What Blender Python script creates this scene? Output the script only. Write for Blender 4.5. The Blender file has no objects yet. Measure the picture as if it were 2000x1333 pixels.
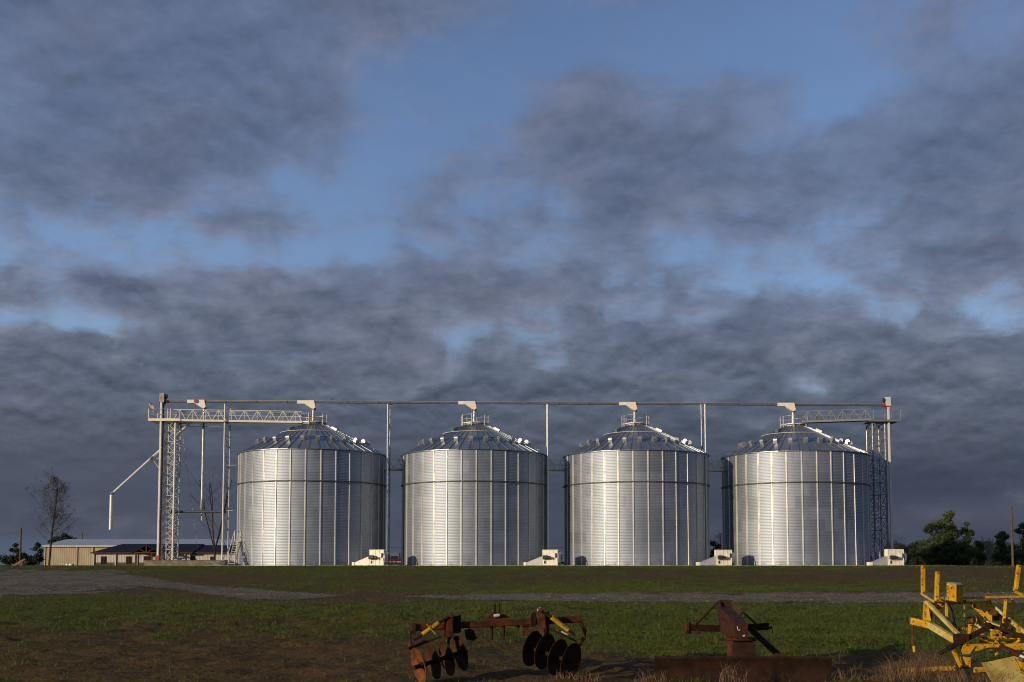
import bpy, math, random
import numpy as np
from mathutils import Vector, Matrix
R = math.radians
S = bpy.context.scene
COL = S.collection
random.seed(7)

# ------------------------------------------------------------------ camera
F = 2150.0; EYE = 1.6; PITCH = R(4.2); PPY = 946.0
cam_d = bpy.data.cameras.new('camera'); cam = bpy.data.objects.new('camera', cam_d); COL.objects.link(cam)
cam.location = (0, 0, EYE); cam.rotation_euler = (R(90) + PITCH, 0, 0)
cam_d.sensor_width = 36; cam_d.lens = 36 * F / 2000; cam_d.shift_y = (PPY - 666.5) / 2000
cam_d.clip_end = 9000; S.camera = cam

def ray(px, py):
    a = (px - 1000) / F; b = (PPY - py) / F
    return Vector((a, math.cos(PITCH) - b * math.sin(PITCH), math.sin(PITCH) + b * math.cos(PITCH)))
def P(px, py, Y):                     # point of the place seen at (px, py), Y metres ahead
    d = ray(px, py); return Vector((0, 0, EYE)) + d * (Y / d.y)

# ------------------------------------------------------------------ sun, sky, exposure
SUN_AZ = 52; SUN_EL = 10.5              # degrees left of straight behind the camera
sd = Vector((-math.sin(R(SUN_AZ)) * math.cos(R(SUN_EL)), -math.cos(R(SUN_AZ)) * math.cos(R(SUN_EL)), math.sin(R(SUN_EL))))
sun_d = bpy.data.lights.new('sun', 'SUN'); sun = bpy.data.objects.new('sun', sun_d); COL.objects.link(sun)
sun_d.energy = 4.2; sun_d.angle = R(0.6); sun_d.color = (1.0, 0.81, 0.56)
sun.rotation_euler = sd.to_track_quat('Z', 'Y').to_euler()
S.view_settings.view_transform = 'Standard'; S.view_settings.look = 'None'
S.cycles.filter_width = 1.0; S.cycles.pixel_filter_type = 'BLACKMAN_HARRIS'
S.view_settings.exposure = 0.0; S.view_settings.gamma = 1; S.view_settings.use_curve_mapping = False

class NT:                              # small node-tree writer
    def __init__(s, t): s.t = t; s.n = t.nodes; s.l = t.links
    def inp(s, node, i, v):
        if v is None: return
        k = node.inputs[i]
        if isinstance(v, bpy.types.NodeSocket): s.l.new(v, k)
        else:
            if hasattr(k.default_value, '__len__') and not hasattr(v, '__len__'): v = (v,) * len(k.default_value)
            if hasattr(v, '__len__') and len(v) == 3 and len(k.default_value) == 4: v = (*v, 1)
            k.default_value = v
    def m(s, op, a, b=None, c=None, clamp=False):
        n = s.n.new('ShaderNodeMath'); n.operation = op; n.use_clamp = clamp
        s.inp(n, 0, a); s.inp(n, 1, b); s.inp(n, 2, c); return n.outputs[0]
    def v(s, op, a, b=None, sc=None):
        n = s.n.new('ShaderNodeVectorMath'); n.operation = op
        s.inp(n, 0, a); s.inp(n, 1, b)
        if sc is not None: s.inp(n, 3, sc)
        return n.outputs['Value'] if op in ('LENGTH', 'DOT_PRODUCT') else n.outputs[0]
    def noise(s, vec, scale, detail=4, rough=0.5, dist=0.0, out=0):
        n = s.n.new('ShaderNodeTexNoise'); s.inp(n, 'Vector', vec); n.inputs['Scale'].default_value = scale
        n.inputs['Detail'].default_value = detail; n.inputs['Roughness'].default_value = rough
        n.inputs['Distortion'].default_value = dist; return n.outputs[out]
    def ss(s, x, a, b, lo=0.0, hi=1.0):
        n = s.n.new('ShaderNodeMapRange'); n.interpolation_type = 'SMOOTHSTEP'
        s.inp(n, 0, x); s.inp(n, 1, a); s.inp(n, 2, b); s.inp(n, 3, lo); s.inp(n, 4, hi); return n.outputs[0]
    def mix(s, f, a, b):
        n = s.n.new('ShaderNodeMix'); n.data_type = 'RGBA'
        s.inp(n, 0, f); s.inp(n, 6, a); s.inp(n, 7, b); return n.outputs[2]
    def sep(s, vec):
        n = s.n.new('ShaderNodeSeparateXYZ'); s.inp(n, 0, vec); return n.outputs
    def comb(s, x, y, z):
        n = s.n.new('ShaderNodeCombineXYZ'); s.inp(n, 0, x); s.inp(n, 1, y); s.inp(n, 2, z); return n.outputs[0]

world = bpy.data.worlds.new('World'); S.world = world; world.use_nodes = True
t = NT(world.node_tree); bg = world.node_tree.nodes['Background']
sky = t.n.new('ShaderNodeTexSky'); sky.sky_type = 'NISHITA'; sky.sun_disc = False
sky.sun_elevation = R(SUN_EL); sky.sun_rotation = R(180 + SUN_AZ); sky.air_density = 1.0; sky.dust_density = 0.6; sky.ozone_density = 2.0
co = t.n.new('ShaderNodeTexCoord').outputs['Generated']
x, y, z = t.sep(co)
zz = t.m('MAXIMUM', z, 0.0)
inv = t.m('DIVIDE', 1.0, t.m('ADD', zz, 0.36))
pv = t.comb(t.m('MULTIPLY', x, t.m('MULTIPLY', inv, 1.25)), t.m('MULTIPLY', y, t.m('MULTIPLY', inv, 1.25)), t.m('MULTIPLY', zz, 0.8))
warp = t.noise(pv, 5.0, 4, 0.55, out=1)
pw = t.v('ADD', pv, t.v('SCALE', t.v('SUBTRACT', warp, (0.5, 0.5, 0.5)), sc=0.08))
n_big = t.noise(pw, 3.2, 3, 0.5)
n_mid = t.noise(pw, 8.5, 12, 0.595, 0.0)
offv = t.comb(t.m('MULTIPLY', x, 0.03), t.m('MULTIPLY', y, 0.03), 0.0)
n_off = t.noise(t.v('ADD', pw, offv), 8.5, 12, 0.595, 0.0)
relief = t.m('SUBTRACT', n_mid, n_off)
dens = t.m('ADD', t.m('MULTIPLY', n_big, 0.62), t.m('MULTIPLY', n_mid, 0.82))
# cloud banks (+) and openings (-): photo px, py, width, height, amount
BANKS = [(200, 130, 480, 200, .30), (470, 240, 170, 130, .22), (110, 370, 190, 75, .20), (760, 20, 420, 60, .22),
         (880, 190, 230, 150, -.40), (1330, 60, 330, 80, -.38), (300, 455, 250, 75, -.40), (560, 350, 190, 60, -.26), (1740, 150, 260, 60, -.16),
         (640, 500, 300, 40, -.20), (1480, 340, 90, 60, -.16), (130, 625, 230, 22, -.22), (1650, 30, 240, 60, -.2),
         (1210, 300, 260, 130, .30), (520, 450, 110, 40, .18), (1680, 330, 300, 110, .22), (1950, 230, 160, 180, .25),
         (1000, 560, 420, 70, .06), (200, 560, 240, 40, .14), (1000, 640, 900, 100, -.02), (1000, 880, 1800, 170, .40), (880, 340, 180, 60, .12),
         (1530, 480, 70, 40, -.10), (1140, 235, 150, 60, -.03)]
for (bx_, by_, bw, bh, a) in BANKS:
    d = ray(bx_, by_).normalized()
    df = t.v('MULTIPLY', t.v('SUBTRACT', co, tuple(d)), (F / bw, 1.2, F / bh))
    g = t.m('EXPONENT', t.m('MULTIPLY', t.v('DOT_PRODUCT', df, df), -1.0))
    dens = t.m('ADD', dens, t.m('MULTIPLY', g, a*(0.62 if a < 0 else 0.78)))
mask = t.ss(dens, 0.555, t.ss(z, 0.12, 0.38, 0.77, 0.84), 0.08, t.ss(z, 0.15, 0.42, 0.96, 0.86))
thick = t.ss(dens, 0.66, t.ss(z, 0.12, 0.40, 0.90, 1.04))
elev = t.ss(z, 0.10, 0.42)
c_edge = t.mix(elev, (0.190, 0.206, 0.268), (0.142, 0.178, 0.282))
c_core = t.mix(elev, (0.072, 0.079, 0.113), (0.106, 0.134, 0.214))
cloud = t.mix(thick, c_edge, c_core)
pink = t.m('MULTIPLY', t.ss(t.noise(pw, 3.1, 3, 0.6), 0.44, 0.68), 0.55)
cloud = t.mix(pink, cloud, t.mix(thick, (0.21, 0.195, 0.235), (0.125, 0.128, 0.175)))
cloud = t.v('SCALE', cloud, sc=t.m('ADD', 1.0, t.m('MULTIPLY', relief, t.ss(z, 0.40, 0.12, 1.8, 3.2))))
side = t.ss(x, 0.05, -0.42)
sk = t.v('SCALE', t.v('MULTIPLY', sky.outputs[0], (1.40, 1.36, 1.62)), sc=t.ss(z, 0.05, 0.36, 0.78, 1.0))
sky_blue = t.v('SCALE', sk, sc=t.m('ADD', 0.090, t.m('MULTIPLY', side, 0.032)))
low = t.ss(z, 0.165, 0.060)            # the dense distant deck near the horizon
deck = t.mix(t.ss(x, -0.35, 0.35), (0.066, 0.079, 0.118), (0.038, 0.050, 0.086))
col = t.mix(t.m('MULTIPLY', mask, 0.92), sky_blue, cloud)
streak = t.noise(t.comb(t.m('MULTIPLY', x, 5.0), t.m('MULTIPLY', z, 34.0), y), 1.0, 6, 0.55, 0.3)
deck2 = t.v('SCALE', deck, sc=t.m('ADD', 0.62, t.m('MULTIPLY', streak, 0.80)))
band = t.m('MULTIPLY', t.m('EXPONENT', t.m('MULTIPLY', t.m('POWER', t.m('DIVIDE', t.m('SUBTRACT', z, 0.042), 0.014), 2.0), -1.0)), t.ss(x, 0.15, 0.40))
deck2 = t.mix(t.m('MULTIPLY', band, 0.5), deck2, (0.095, 0.100, 0.150))
col = t.mix(t.m('MULTIPLY', low, 0.88), col, deck2)
strip = t.m('MULTIPLY', t.ss(z, 0.027, 0.018), t.ss(x, 0.0, -0.30))
col = t.mix(t.m('MULTIPLY', strip, 0.6), col, (0.085, 0.115, 0.185))
world.node_tree.links.new(col, bg.inputs[0]); bg.inputs[1].default_value = 1.0

# ------------------------------------------------------------------ materials
def mat(name, c1, c2=None, scale=3.0, rough=0.6, metal=0.0, bump=0.0, bscale=None, speck=None, sth=(0.6, 0.66), sscale=20, detail=5, c3=None):
    m = bpy.data.materials.new(name); m.use_nodes = True; t = NT(m.node_tree)
    b = m.node_tree.nodes['Principled BSDF']; co = t.n.new('ShaderNodeTexCoord').outputs['Object']
    c2 = c2 or tuple(k * 0.75 for k in c1)
    f = t.ss(t.noise(co, scale, detail, 0.6), 0.35, 0.65)
    col = t.mix(f, c1, c2)
    if c3: col = t.mix(t.ss(t.noise(co, scale * 0.33, 3, 0.6), 0.48, 0.66), col, c3)
    rg = t.m('ADD', rough - 0.06, t.m('MULTIPLY', f, 0.12), clamp=True)
    if speck:
        k = t.ss(t.noise(co, sscale, 5, 0.7), *sth)
        col = t.mix(k, col, speck); rg = t.m('ADD', rg, t.m('MULTIPLY', k, 0.3), clamp=True)
        if metal: t.inp(b, 'Metallic', t.m('SUBTRACT', metal, t.m('MULTIPLY', k, metal)))
    elif metal: b.inputs['Metallic'].default_value = metal
    t.inp(b, 'Base Color', col); t.inp(b, 'Roughness', rg)
    if rough >= 0.7: b.inputs['Specular IOR Level'].default_value = 0.12
    if bump:
        n = t.n.new('ShaderNodeBump'); n.inputs['Strength'].default_value = bump; n.inputs['Distance'].default_value = 0.02
        t.inp(n, 'Height', t.noise(co, bscale or scale * 6, 5, 0.6)); t.inp(b, 'Normal', n.outputs[0])
    return m

M = {}
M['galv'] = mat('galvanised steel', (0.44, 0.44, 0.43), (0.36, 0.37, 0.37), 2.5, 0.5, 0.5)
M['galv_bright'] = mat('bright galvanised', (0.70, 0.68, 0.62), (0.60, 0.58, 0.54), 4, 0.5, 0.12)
M['stiff'] = mat('stiffener zinc', (0.60, 0.585, 0.55), (0.50, 0.49, 0.47), 1.3, 0.48, 0.30)
M['galv_dark'] = mat('dull galvanised', (0.26, 0.27, 0.29), (0.18, 0.19, 0.21), 3, 0.55, 0.5)
M['ringdark'] = mat('dark steel ring', (0.10, 0.11, 0.13), (0.07, 0.075, 0.09), 3, 0.6, 0.5)  # plain dark metal for the wind ring and a few pipes
M['white'] = mat('white painted steel', (0.78, 0.73, 0.60), (0.68, 0.63, 0.52), 2, 0.5, 0, speck=(0.45, 0.38, 0.30), sth=(0.68, 0.8), sscale=9)
M['hood'] = mat('zinc hood', (0.44, 0.45, 0.46), (0.34, 0.35, 0.37), 2, 0.42, 0.72)
M['red'] = mat('red paint', (0.38, 0.035, 0.02), (0.25, 0.03, 0.02), 4, 0.5)
M['rustpipe'] = mat('rust orange pipe', (0.30, 0.12, 0.05), (0.18, 0.08, 0.04), 5, 0.75)
M['black'] = mat('black rubber', (0.018, 0.018, 0.02), (0.03, 0.03, 0.03), 8, 0.55)
M['motor'] = mat('blue black motor', (0.015, 0.028, 0.05), (0.02, 0.03, 0.045), 8, 0.45)
M['blue'] = mat('blue plastic', (0.03, 0.13, 0.32), (0.02, 0.10, 0.24), 6, 0.5)
M['yel_tube'] = mat('yellow hose', (0.60, 0.48, 0.10), (0.5, 0.38, 0.1), 6, 0.5)
M['rust'] = mat('rusted iron', (0.120, 0.036, 0.014), (0.052, 0.018, 0.010), 9, 0.85, 0, 0.5, 40, c3=(0.045, 0.020, 0.013))
M['rust_d'] = mat('dark rusted iron', (0.036, 0.017, 0.010), (0.018, 0.010, 0.007), 7, 0.85, 0, 0.5, 40, speck=(0.09, 0.035, 0.014), sth=(0.6, 0.75), sscale=12)
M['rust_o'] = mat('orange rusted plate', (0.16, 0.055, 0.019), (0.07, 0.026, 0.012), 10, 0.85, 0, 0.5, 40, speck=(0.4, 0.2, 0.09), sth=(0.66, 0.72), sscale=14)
M['rust_r'] = mat('old red paint on rust', (0.064, 0.019, 0.010), (0.032, 0.012, 0.007), 8, 0.75, 0, 0.4, 40, c3=(0.036, 0.018, 0.012))
M['disc'] = mat('rust brown disc', (0.060, 0.026, 0.012), (0.028, 0.014, 0.009), 5, 0.8, 0, 0.3, 30, speck=(0.12, 0.045, 0.018), sth=(0.6, 0.75), sscale=8)
M['oldgrey'] = mat('old grey paint', (0.045, 0.042, 0.036), (0.03, 0.024, 0.018), 6, 0.8)
M['yellow'] = mat('weathered yellow paint', (0.52, 0.30, 0.016), (0.38, 0.19, 0.012), 7, 0.7, 0, 0.35, 60, speck=(0.11, 0.035, 0.015), sth=(0.555, 0.62), sscale=22)
M['yellow_p'] = mat('faded yellow paint', (0.46, 0.38, 0.13), (0.38, 0.27, 0.07), 5, 0.7, 0, 0.3, 60, speck=(0.10, 0.05, 0.025), sth=(0.58, 0.64), sscale=24)
M['concrete'] = mat('concrete', (0.24, 0.20, 0.165), (0.15, 0.125, 0.10), 2, 0.9, 0, 0.4, 20, speck=(0.10, 0.085, 0.07), sth=(0.5, 0.75), sscale=1.5)
M['pad'] = mat('pale concrete', (0.50, 0.48, 0.45), (0.42, 0.40, 0.37), 2, 0.9)
M['roofnavy'] = mat('navy metal roof', (0.008, 0.011, 0.022), (0.012, 0.015, 0.027), 2, 0.72)
M['timber'] = mat('brown timber', (0.12, 0.05, 0.025), (0.08, 0.035, 0.02), 6, 0.8)
M['stone'] = mat('brown stone', (0.13, 0.085, 0.06), (0.06, 0.045, 0.036), 3, 0.9, 0, 0.5, 8)
M['glass'] = mat('dark window glass', (0.012, 0.014, 0.018), (0.02, 0.02, 0.024), 3, 0.12)
M['pole'] = mat('utility pole wood', (0.13, 0.085, 0.055), (0.08, 0.055, 0.04), 5, 0.9)
M['bark'] = mat('bark', (0.05, 0.036, 0.028), (0.032, 0.025, 0.02), 6, 0.95)
M['deadwood'] = mat('grey dead wood', (0.24, 0.21, 0.18), (0.15, 0.13, 0.12), 6, 0.95)
M['darkred'] = mat('dark red vehicle paint', (0.10, 0.012, 0.012), (0.07, 0.01, 0.01), 3, 0.35)
M['carstripe'] = mat('pale bumper', (0.45, 0.44, 0.45), None, 3, 0.4)
M['vgrey'] = mat('blue grey vehicle paint', (0.10, 0.13, 0.17), (0.08, 0.10, 0.14), 3, 0.4)
M['flagred'] = mat('flag red', (0.42, 0.04, 0.05), None, 3, 0.8)
M['flagwhite'] = mat('flag white', (0.70, 0.68, 0.66), None, 3, 0.8)
M['flagblue'] = mat('flag blue', (0.02, 0.03, 0.12), None, 3, 0.8)

def siding(name, c, pitch):
    m = bpy.data.materials.new(name); m.use_nodes = True; t = NT(m.node_tree)
    b = m.node_tree.nodes['Principled BSDF']; co = t.n.new('ShaderNodeTexCoord').outputs['Object']
    x, y, z = t.sep(co); s = t.m('FRACT', t.m('DIVIDE', t.m('ADD', x, y), pitch))
    g = t.ss(t.m('ABSOLUTE', t.m('SUBTRACT', s, 0.5)), 0.30, 0.46)
    col = t.mix(t.ss(t.noise(co, 0.6, 4, 0.6), 0.3, 0.7), c, tuple(k * 0.86 for k in c))
    t.inp(b, 'Base Color', col); b.inputs['Roughness'].default_value = 0.55
    n = t.n.new('ShaderNodeBump'); n.inputs['Strength'].default_value = 0.5; n.inputs['Distance'].default_value = 0.04
    t.inp(n, 'Height', g); t.inp(b, 'Normal', n.outputs[0]); return m
M['tan'] = siding('tan ribbed siding', (0.33, 0.265, 0.17), 0.45)
M['offwhite'] = siding('white ribbed siding', (0.44, 0.41, 0.37), 0.45)
M['roofwhite'] = siding('pale metal roof', (0.34, 0.37, 0.42), 0.6)

def steel_wall():
    m = bpy.data.materials.new('corrugated bin steel'); m.use_nodes = True; t = NT(m.node_tree)
    b = m.node_tree.nodes['Principled BSDF']; co = t.n.new('ShaderNodeTexCoord').outputs['Object']
    x, y, z = t.sep(co)
    ang = t.m('MULTIPLY', t.m('ARCTAN2', y, x), 16 / math.tau)
    row = t.m('FLOOR', t.m('DIVIDE', z, 1.118)); colu = t.m('FLOOR', t.m('ADD', ang, t.m('MULTIPLY', row, 0.5)))
    wn = t.n.new('ShaderNodeTexWhiteNoise'); t.inp(wn, 'Vector', t.comb(colu, row, t.m('MULTIPLY', t.n.new('ShaderNodeObjectInfo').outputs['Random'], 9.0))); v = wn.outputs[0]
    rnd_ = t.n.new('ShaderNodeObjectInfo').outputs['Random']; rnd_ = t.m('MULTIPLY', rnd_, 40.0)
    sp = t.noise(t.comb(t.m('MULTIPLY', ang, 5.0), z, rnd_), 1.2, 5, 0.6)
    st = t.noise(t.comb(t.m('MULTIPLY', ang, 30.0), t.m('MULTIPLY', z, 0.25), rnd_), 1.0, 5, 0.6)   # run-off streaks
    k = t.m('ADD', t.m('MULTIPLY', v, 0.50), t.m('MULTIPLY', sp, 0.50))
    col = t.mix(k, (0.255, 0.288, 0.345), (0.365, 0.402, 0.468))
    col = t.mix(t.m('MULTIPLY', t.ss(st, 0.52, 0.75), 0.35), col, (0.20, 0.22, 0.24))
    splash = t.m('MULTIPLY', t.ss(z, 0.9, 0.0), t.ss(t.noise(t.comb(t.m('MULTIPLY', ang, 3.0), z, rnd_), 1.5, 5, 0.65), 0.42, 0.66))
    col = t.mix(t.m('MULTIPLY', splash, 0.6), col, (0.16, 0.11, 0.07))
    t.inp(b, 'Base Color', col); b.inputs['Metallic'].default_value = 0.84
    t.inp(b, 'Roughness', t.m('ADD', 0.49, t.m('MULTIPLY', k, 0.12)))
    return m
M['wall'] = steel_wall()
def roof_steel():
    m = mat('bin roof steel', (0.34, 0.37, 0.40), (0.26, 0.29, 0.32), 1.5, 0.36, 0.85); return m
M['roof'] = roof_steel()

def leaf_mat(name, c1, c2, c3):
    m = bpy.data.materials.new(name); m.use_nodes = True; t = NT(m.node_tree)
    b = m.node_tree.nodes['Principled BSDF']
    a = t.n.new('ShaderNodeAttribute'); a.attribute_name = 'tint'
    f = a.outputs['Fac']
    col = t.mix(t.ss(f, 0.0, 0.55), c1, c2); col = t.mix(t.ss(f, 0.6, 1.0), col, c3)
    t.inp(b, 'Base Color', col); b.inputs['Roughness'].default_value = 0.75
    tr = t.n.new('ShaderNodeBsdfTranslucent'); t.inp(tr, 0, col)
    mx = t.n.new('ShaderNodeMixShader'); mx.inputs[0].default_value = 0.25
    o = m.node_tree.nodes['Material Output']
    t.l.new(b.outputs[0], mx.inputs[1]); t.l.new(tr.outputs[0], mx.inputs[2]); t.l.new(mx.outputs[0], o.inputs[0])
    return m
M['leaf'] = leaf_mat('green leaves', (0.034, 0.054, 0.016), (0.060, 0.088, 0.022), (0.13, 0.155, 0.038))
M['leaf_dark'] = leaf_mat('dark needles', (0.014, 0.024, 0.012), (0.02, 0.034, 0.016), (0.03, 0.045, 0.02))
M['leaf_brown'] = leaf_mat('russet leaves', (0.07, 0.035, 0.026), (0.04, 0.024, 0.022), (0.09, 0.05, 0.03))
M['grass'] = leaf_mat('grass', (0.036, 0.056, 0.004), (0.082, 0.108, 0.006), (0.180, 0.150, 0.024))
M['straw'] = leaf_mat('dry straw', (0.085, 0.052, 0.032), (0.15, 0.09, 0.05), (0.34, 0.21, 0.085))

# ------------------------------------------------------------------ mesh builder
class MB:
    def __init__(s): s.v = []; s.f = []; s.mi = []; s.cur = 0
    def add(s, vs, fs):
        o = len(s.v); s.v += [tuple(p) for p in vs]; s.f += [tuple(i + o for i in f) for f in fs]; s.mi += [s.cur] * len(fs)
        return s
    def box(s, a, b):                   # two corners
        x0, y0, z0 = (min(a[i], b[i]) for i in range(3)); x1, y1, z1 = (max(a[i], b[i]) for i in range(3))
        return s.add([(x0,y0,z0),(x1,y0,z0),(x1,y1,z0),(x0,y1,z0),(x0,y0,z1),(x1,y0,z1),(x1,y1,z1),(x0,y1,z1)],
                     [(0,3,2,1),(4,5,6,7),(0,1,5,4),(1,2,6,5),(2,3,7,6),(3,0,4,7)])
    def frame(s, p, q, up=None):
        d = (Vector(q) - Vector(p)).normalized(); up = Vector(up) if up else Vector((0, 0, 1))
        if abs(d.dot(up)) > 0.97: up = Vector((0, 1, 0))
        a = d.cross(up).normalized(); return d, a, a.cross(d).normalized()
    def beam(s, p, q, w, h=None, up=None, bevel=0.0):
        h = h or w; p = Vector(p); q = Vector(q); d, a, c = s.frame(p, q, up)
        if bevel:
            e = bevel; prof = [(-w/2+e,-h/2),(w/2-e,-h/2),(w/2,-h/2+e),(w/2,h/2-e),(w/2-e,h/2),(-w/2+e,h/2),(-w/2,h/2-e),(-w/2,-h/2+e)]
        else: prof = [(-w/2,-h/2),(w/2,-h/2),(w/2,h/2),(-w/2,h/2)]
        n = len(prof); vs = [r + a*i + c*j for r in (p, q) for i, j in prof]
        return s.add(vs, [tuple(range(n-1,-1,-1)), tuple(range(n,2*n))] + [(i,(i+1)%n,n+(i+1)%n,n+i) for i in range(n)])
    def tube(s, p, q, r, n=8, r2=None):
        r2 = r if r2 is None else r2; p = Vector(p); q = Vector(q); d, a, c = s.frame(p, q)
        vs = [o + (a*math.cos(k*math.tau/n) + c*math.sin(k*math.tau/n))*rr for o, rr in ((p, r), (q, r2)) for k in range(n)]
        return s.add(vs, [tuple(range(n-1,-1,-1)), tuple(range(n,2*n))] + [(i,(i+1)%n,n+(i+1)%n,n+i) for i in range(n)])
    def path(s, pts, r, n=6, r_end=None):
        pts = [Vector(p) for p in pts]; m = len(pts); vs = []; r_end = r if r_end is None else r_end
        for i, p in enumerate(pts):
            q = pts[min(i+1, m-1)]; o = pts[max(i-1, 0)]; d, a, c = s.frame(o, q)
            rr = r + (r_end - r) * i / max(1, m-1)
            vs += [p + (a*math.cos(k*math.tau/n) + c*math.sin(k*math.tau/n))*rr for k in range(n)]
        fs = [(i*n+k, i*n+(k+1)%n, (i+1)*n+(k+1)%n, (i+1)*n+k) for i in range(m-1) for k in range(n)]
        return s.add(vs, fs + [tuple(range(n-1,-1,-1)), tuple(range((m-1)*n, m*n))])
    def lathe(s, prof, n=32, c=(0,0,0), mtx=None, cap=True, a0=0.0, a1=math.tau):
        full = abs(a1 - a0 - math.tau) < 1e-6; k = n if full else n + 1
        vs = [Vector((r*math.cos(a0+(a1-a0)*j/n), r*math.sin(a0+(a1-a0)*j/n), z)) for r, z in prof for j in range(k)]
        if mtx: vs = [mtx @ v for v in vs]
        vs = [v + Vector(c) for v in vs]
        fs = [(i*k+j, i*k+(j+1)%k, (i+1)*k+(j+1)%k, (i+1)*k+j) for i in range(len(prof)-1) for j in range(n)]
        if cap and full: fs += [tuple(range(k-1,-1,-1)), tuple(range((len(prof)-1)*k, len(prof)*k))]
        return s.add(vs, fs)
    def prism(s, poly, off):            # polygon of 3-D points pushed by a vector
        n = len(poly); off = Vector(off); vs = [Vector(p) for p in poly] + [Vector(p) + off for p in poly]
        return s.add(vs, [tuple(range(n-1,-1,-1)), tuple(range(n,2*n))] + [(i,(i+1)%n,n+(i+1)%n,n+i) for i in range(n)])
    def build(s, name, m, parent=None, smooth=False, origin=None, label=None):
        me = bpy.data.meshes.new(name)
        o0 = Vector(origin) if origin else (wloc(parent) if parent else Vector((0,0,0)))
        me.from_pydata([tuple(Vector(v) - o0) for v in s.v], [], s.f)
        for q in (m if isinstance(m, (list, tuple)) else [m]): me.materials.append(q)
        if any(s.mi): me.polygons.foreach_set('material_index', s.mi)
        if smooth is True: me.polygons.foreach_set('use_smooth', [True]*len(me.polygons))
        me.validate(); me.update()
        if smooth == 'auto': me.polygons.foreach_set('use_smooth', [True]*len(me.polygons)); me.set_sharp_from_angle(angle=R(35))
        o = bpy.data.objects.new(name, me); COL.objects.link(o)
        if parent: o.parent = parent
        if origin or not parent: o.location = o0 if not parent else o0 - wloc(parent)
        if label: o['label'] = label
        return o
def wloc(o):
    v = Vector((0,0,0))
    while o: v += o.location; o = o.parent
    return v
def tag(o, label, cat=None, group=None, kind=None):
    if label: o['label'] = label
    if cat: o['category'] = cat
    if group: o['group'] = group
    if kind: o['kind'] = kind
    return o
def thing(name, label, cat, loc=(0,0,0), group=None):
    o = bpy.data.objects.new(name, None); COL.objects.link(o); o.location = loc; o.empty_display_size = 0.2
    return tag(o, label, cat, group)
def copy_tree(o, parent=None):
    c = o.copy(); COL.objects.link(c)
    if parent: c.parent = parent
    for ch in list(o.children): copy_tree(ch, c)
    return c

# ------------------------------------------------------------------ ground
rs = np.random.RandomState(3)
_perm = rs.rand(256, 256)
def vnoise(x, y):
    xi = np.floor(x).astype(int); yi = np.floor(y).astype(int); fx = x - xi; fy = y - yi
    fx = fx*fx*(3-2*fx); fy = fy*fy*(3-2*fy); g = lambda a, b: _perm[a % 256, b % 256]
    return (g(xi,yi)*(1-fx)+g(xi+1,yi)*fx)*(1-fy) + (g(xi,yi+1)*(1-fx)+g(xi+1,yi+1)*fx)*fy
def fbm(x, y, o=4):
    s = 0; a = 1; t_ = 0
    for i in range(o): s = s + a*vnoise(x*2**i + 17*i, y*2**i + 31*i); t_ += a; a *= 0.5
    return s / t_
def sst(a, b, x): t_ = np.clip((x-a)/(b-a), 0, 1); return t_*t_*(3-2*t_)
def H(x, y):
    x = np.asarray(x, float); y = np.asarray(y, float)
    h = 0.55*np.clip((y-16)/22, 0, 1) + 0.07*np.clip((y-38)/8, 0, 1) + 0.885*sst(45, 66, y) + 0.015*np.clip((y-66)/30, 0, 1)
    near = 1 - sst(60, 90, y); damp = 1 - 0.75*sst(31, 34, y)*(1 - sst(41, 44, y))
    h = h + near*damp*((fbm(x*0.16, y*0.16, 3)-0.5)*0.16 + (fbm(x*0.9+5, y*0.9, 3)-0.5)*0.09)
    h = h + (1-sst(36, 60, y))*damp*((fbm(x*3.4, y*3.4, 3)-0.5)*0.13 + (fbm(x*1.3+8, y*2.2, 3)-0.5)*0.16)
    return h
def Hs(x, y): return float(H(np.array([x]), np.array([y]))[0])
def G(px, py):                          # where the view through (px, py) meets the ground
    d = ray(px, py); Y = 8.0
    while Y < 90:
        p = P(px, py, Y)
        if p.z <= Hs(p.x, p.y): return p
        Y += 0.1
    return P(px, py, 70)
def lin(n0, n1, st): return list(np.arange(n0, n1, st))
xs = [-6000, -3000, -1500, -800, -400, -220, -140, -100, -75, -60, -50, -43] + lin(-38, 38, 0.16) + [38, 43, 50, 60, 75, 100, 140, 220, 400, 800, 1500, 3000, 6000]
ys = [-300, -100, -40, -10, 3, 9, 12] + lin(14, 34, 0.11) + lin(34, 70, 0.3) + [70, 72, 75, 79, 84, 90, 96, 103, 112, 125, 150, 200, 300, 500, 900, 1800, 3500, 7000]
XX, YY = np.meshgrid(np.array(xs, float), np.array(ys, float)); ZZ = H(XX, YY)
nx, ny = len(xs), len(ys)
def grid_obj(name, XX, YY, ZZ, m, keep=None):
    ny, nx = XX.shape; idx = np.arange(nx*ny).reshape(ny, nx)
    q = np.stack([idx[:-1,:-1], idx[:-1,1:], idx[1:,1:], idx[1:,:-1]], -1).reshape(-1, 4)
    if keep is not None: q = q[keep.reshape(-1)]
    me = bpy.data.meshes.new(name); vs = np.stack([XX, YY, ZZ], -1).reshape(-1, 3)
    me.vertices.add(len(vs)); me.vertices.foreach_set('co', vs.ravel())
    me.loops.add(q.size); me.loops.foreach_set('vertex_index', q.ravel().astype(np.int32))
    me.polygons.add(len(q)); me.polygons.foreach_set('loop_start', np.arange(0, q.size, 4, dtype=np.int32))
    me.polygons.foreach_set('use_smooth', [True]*len(q))
    me.materials.append(m); me.update(calc_edges=True); me.validate()
    o = bpy.data.objects.new(name, me); COL.objects.link(o); return o
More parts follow.
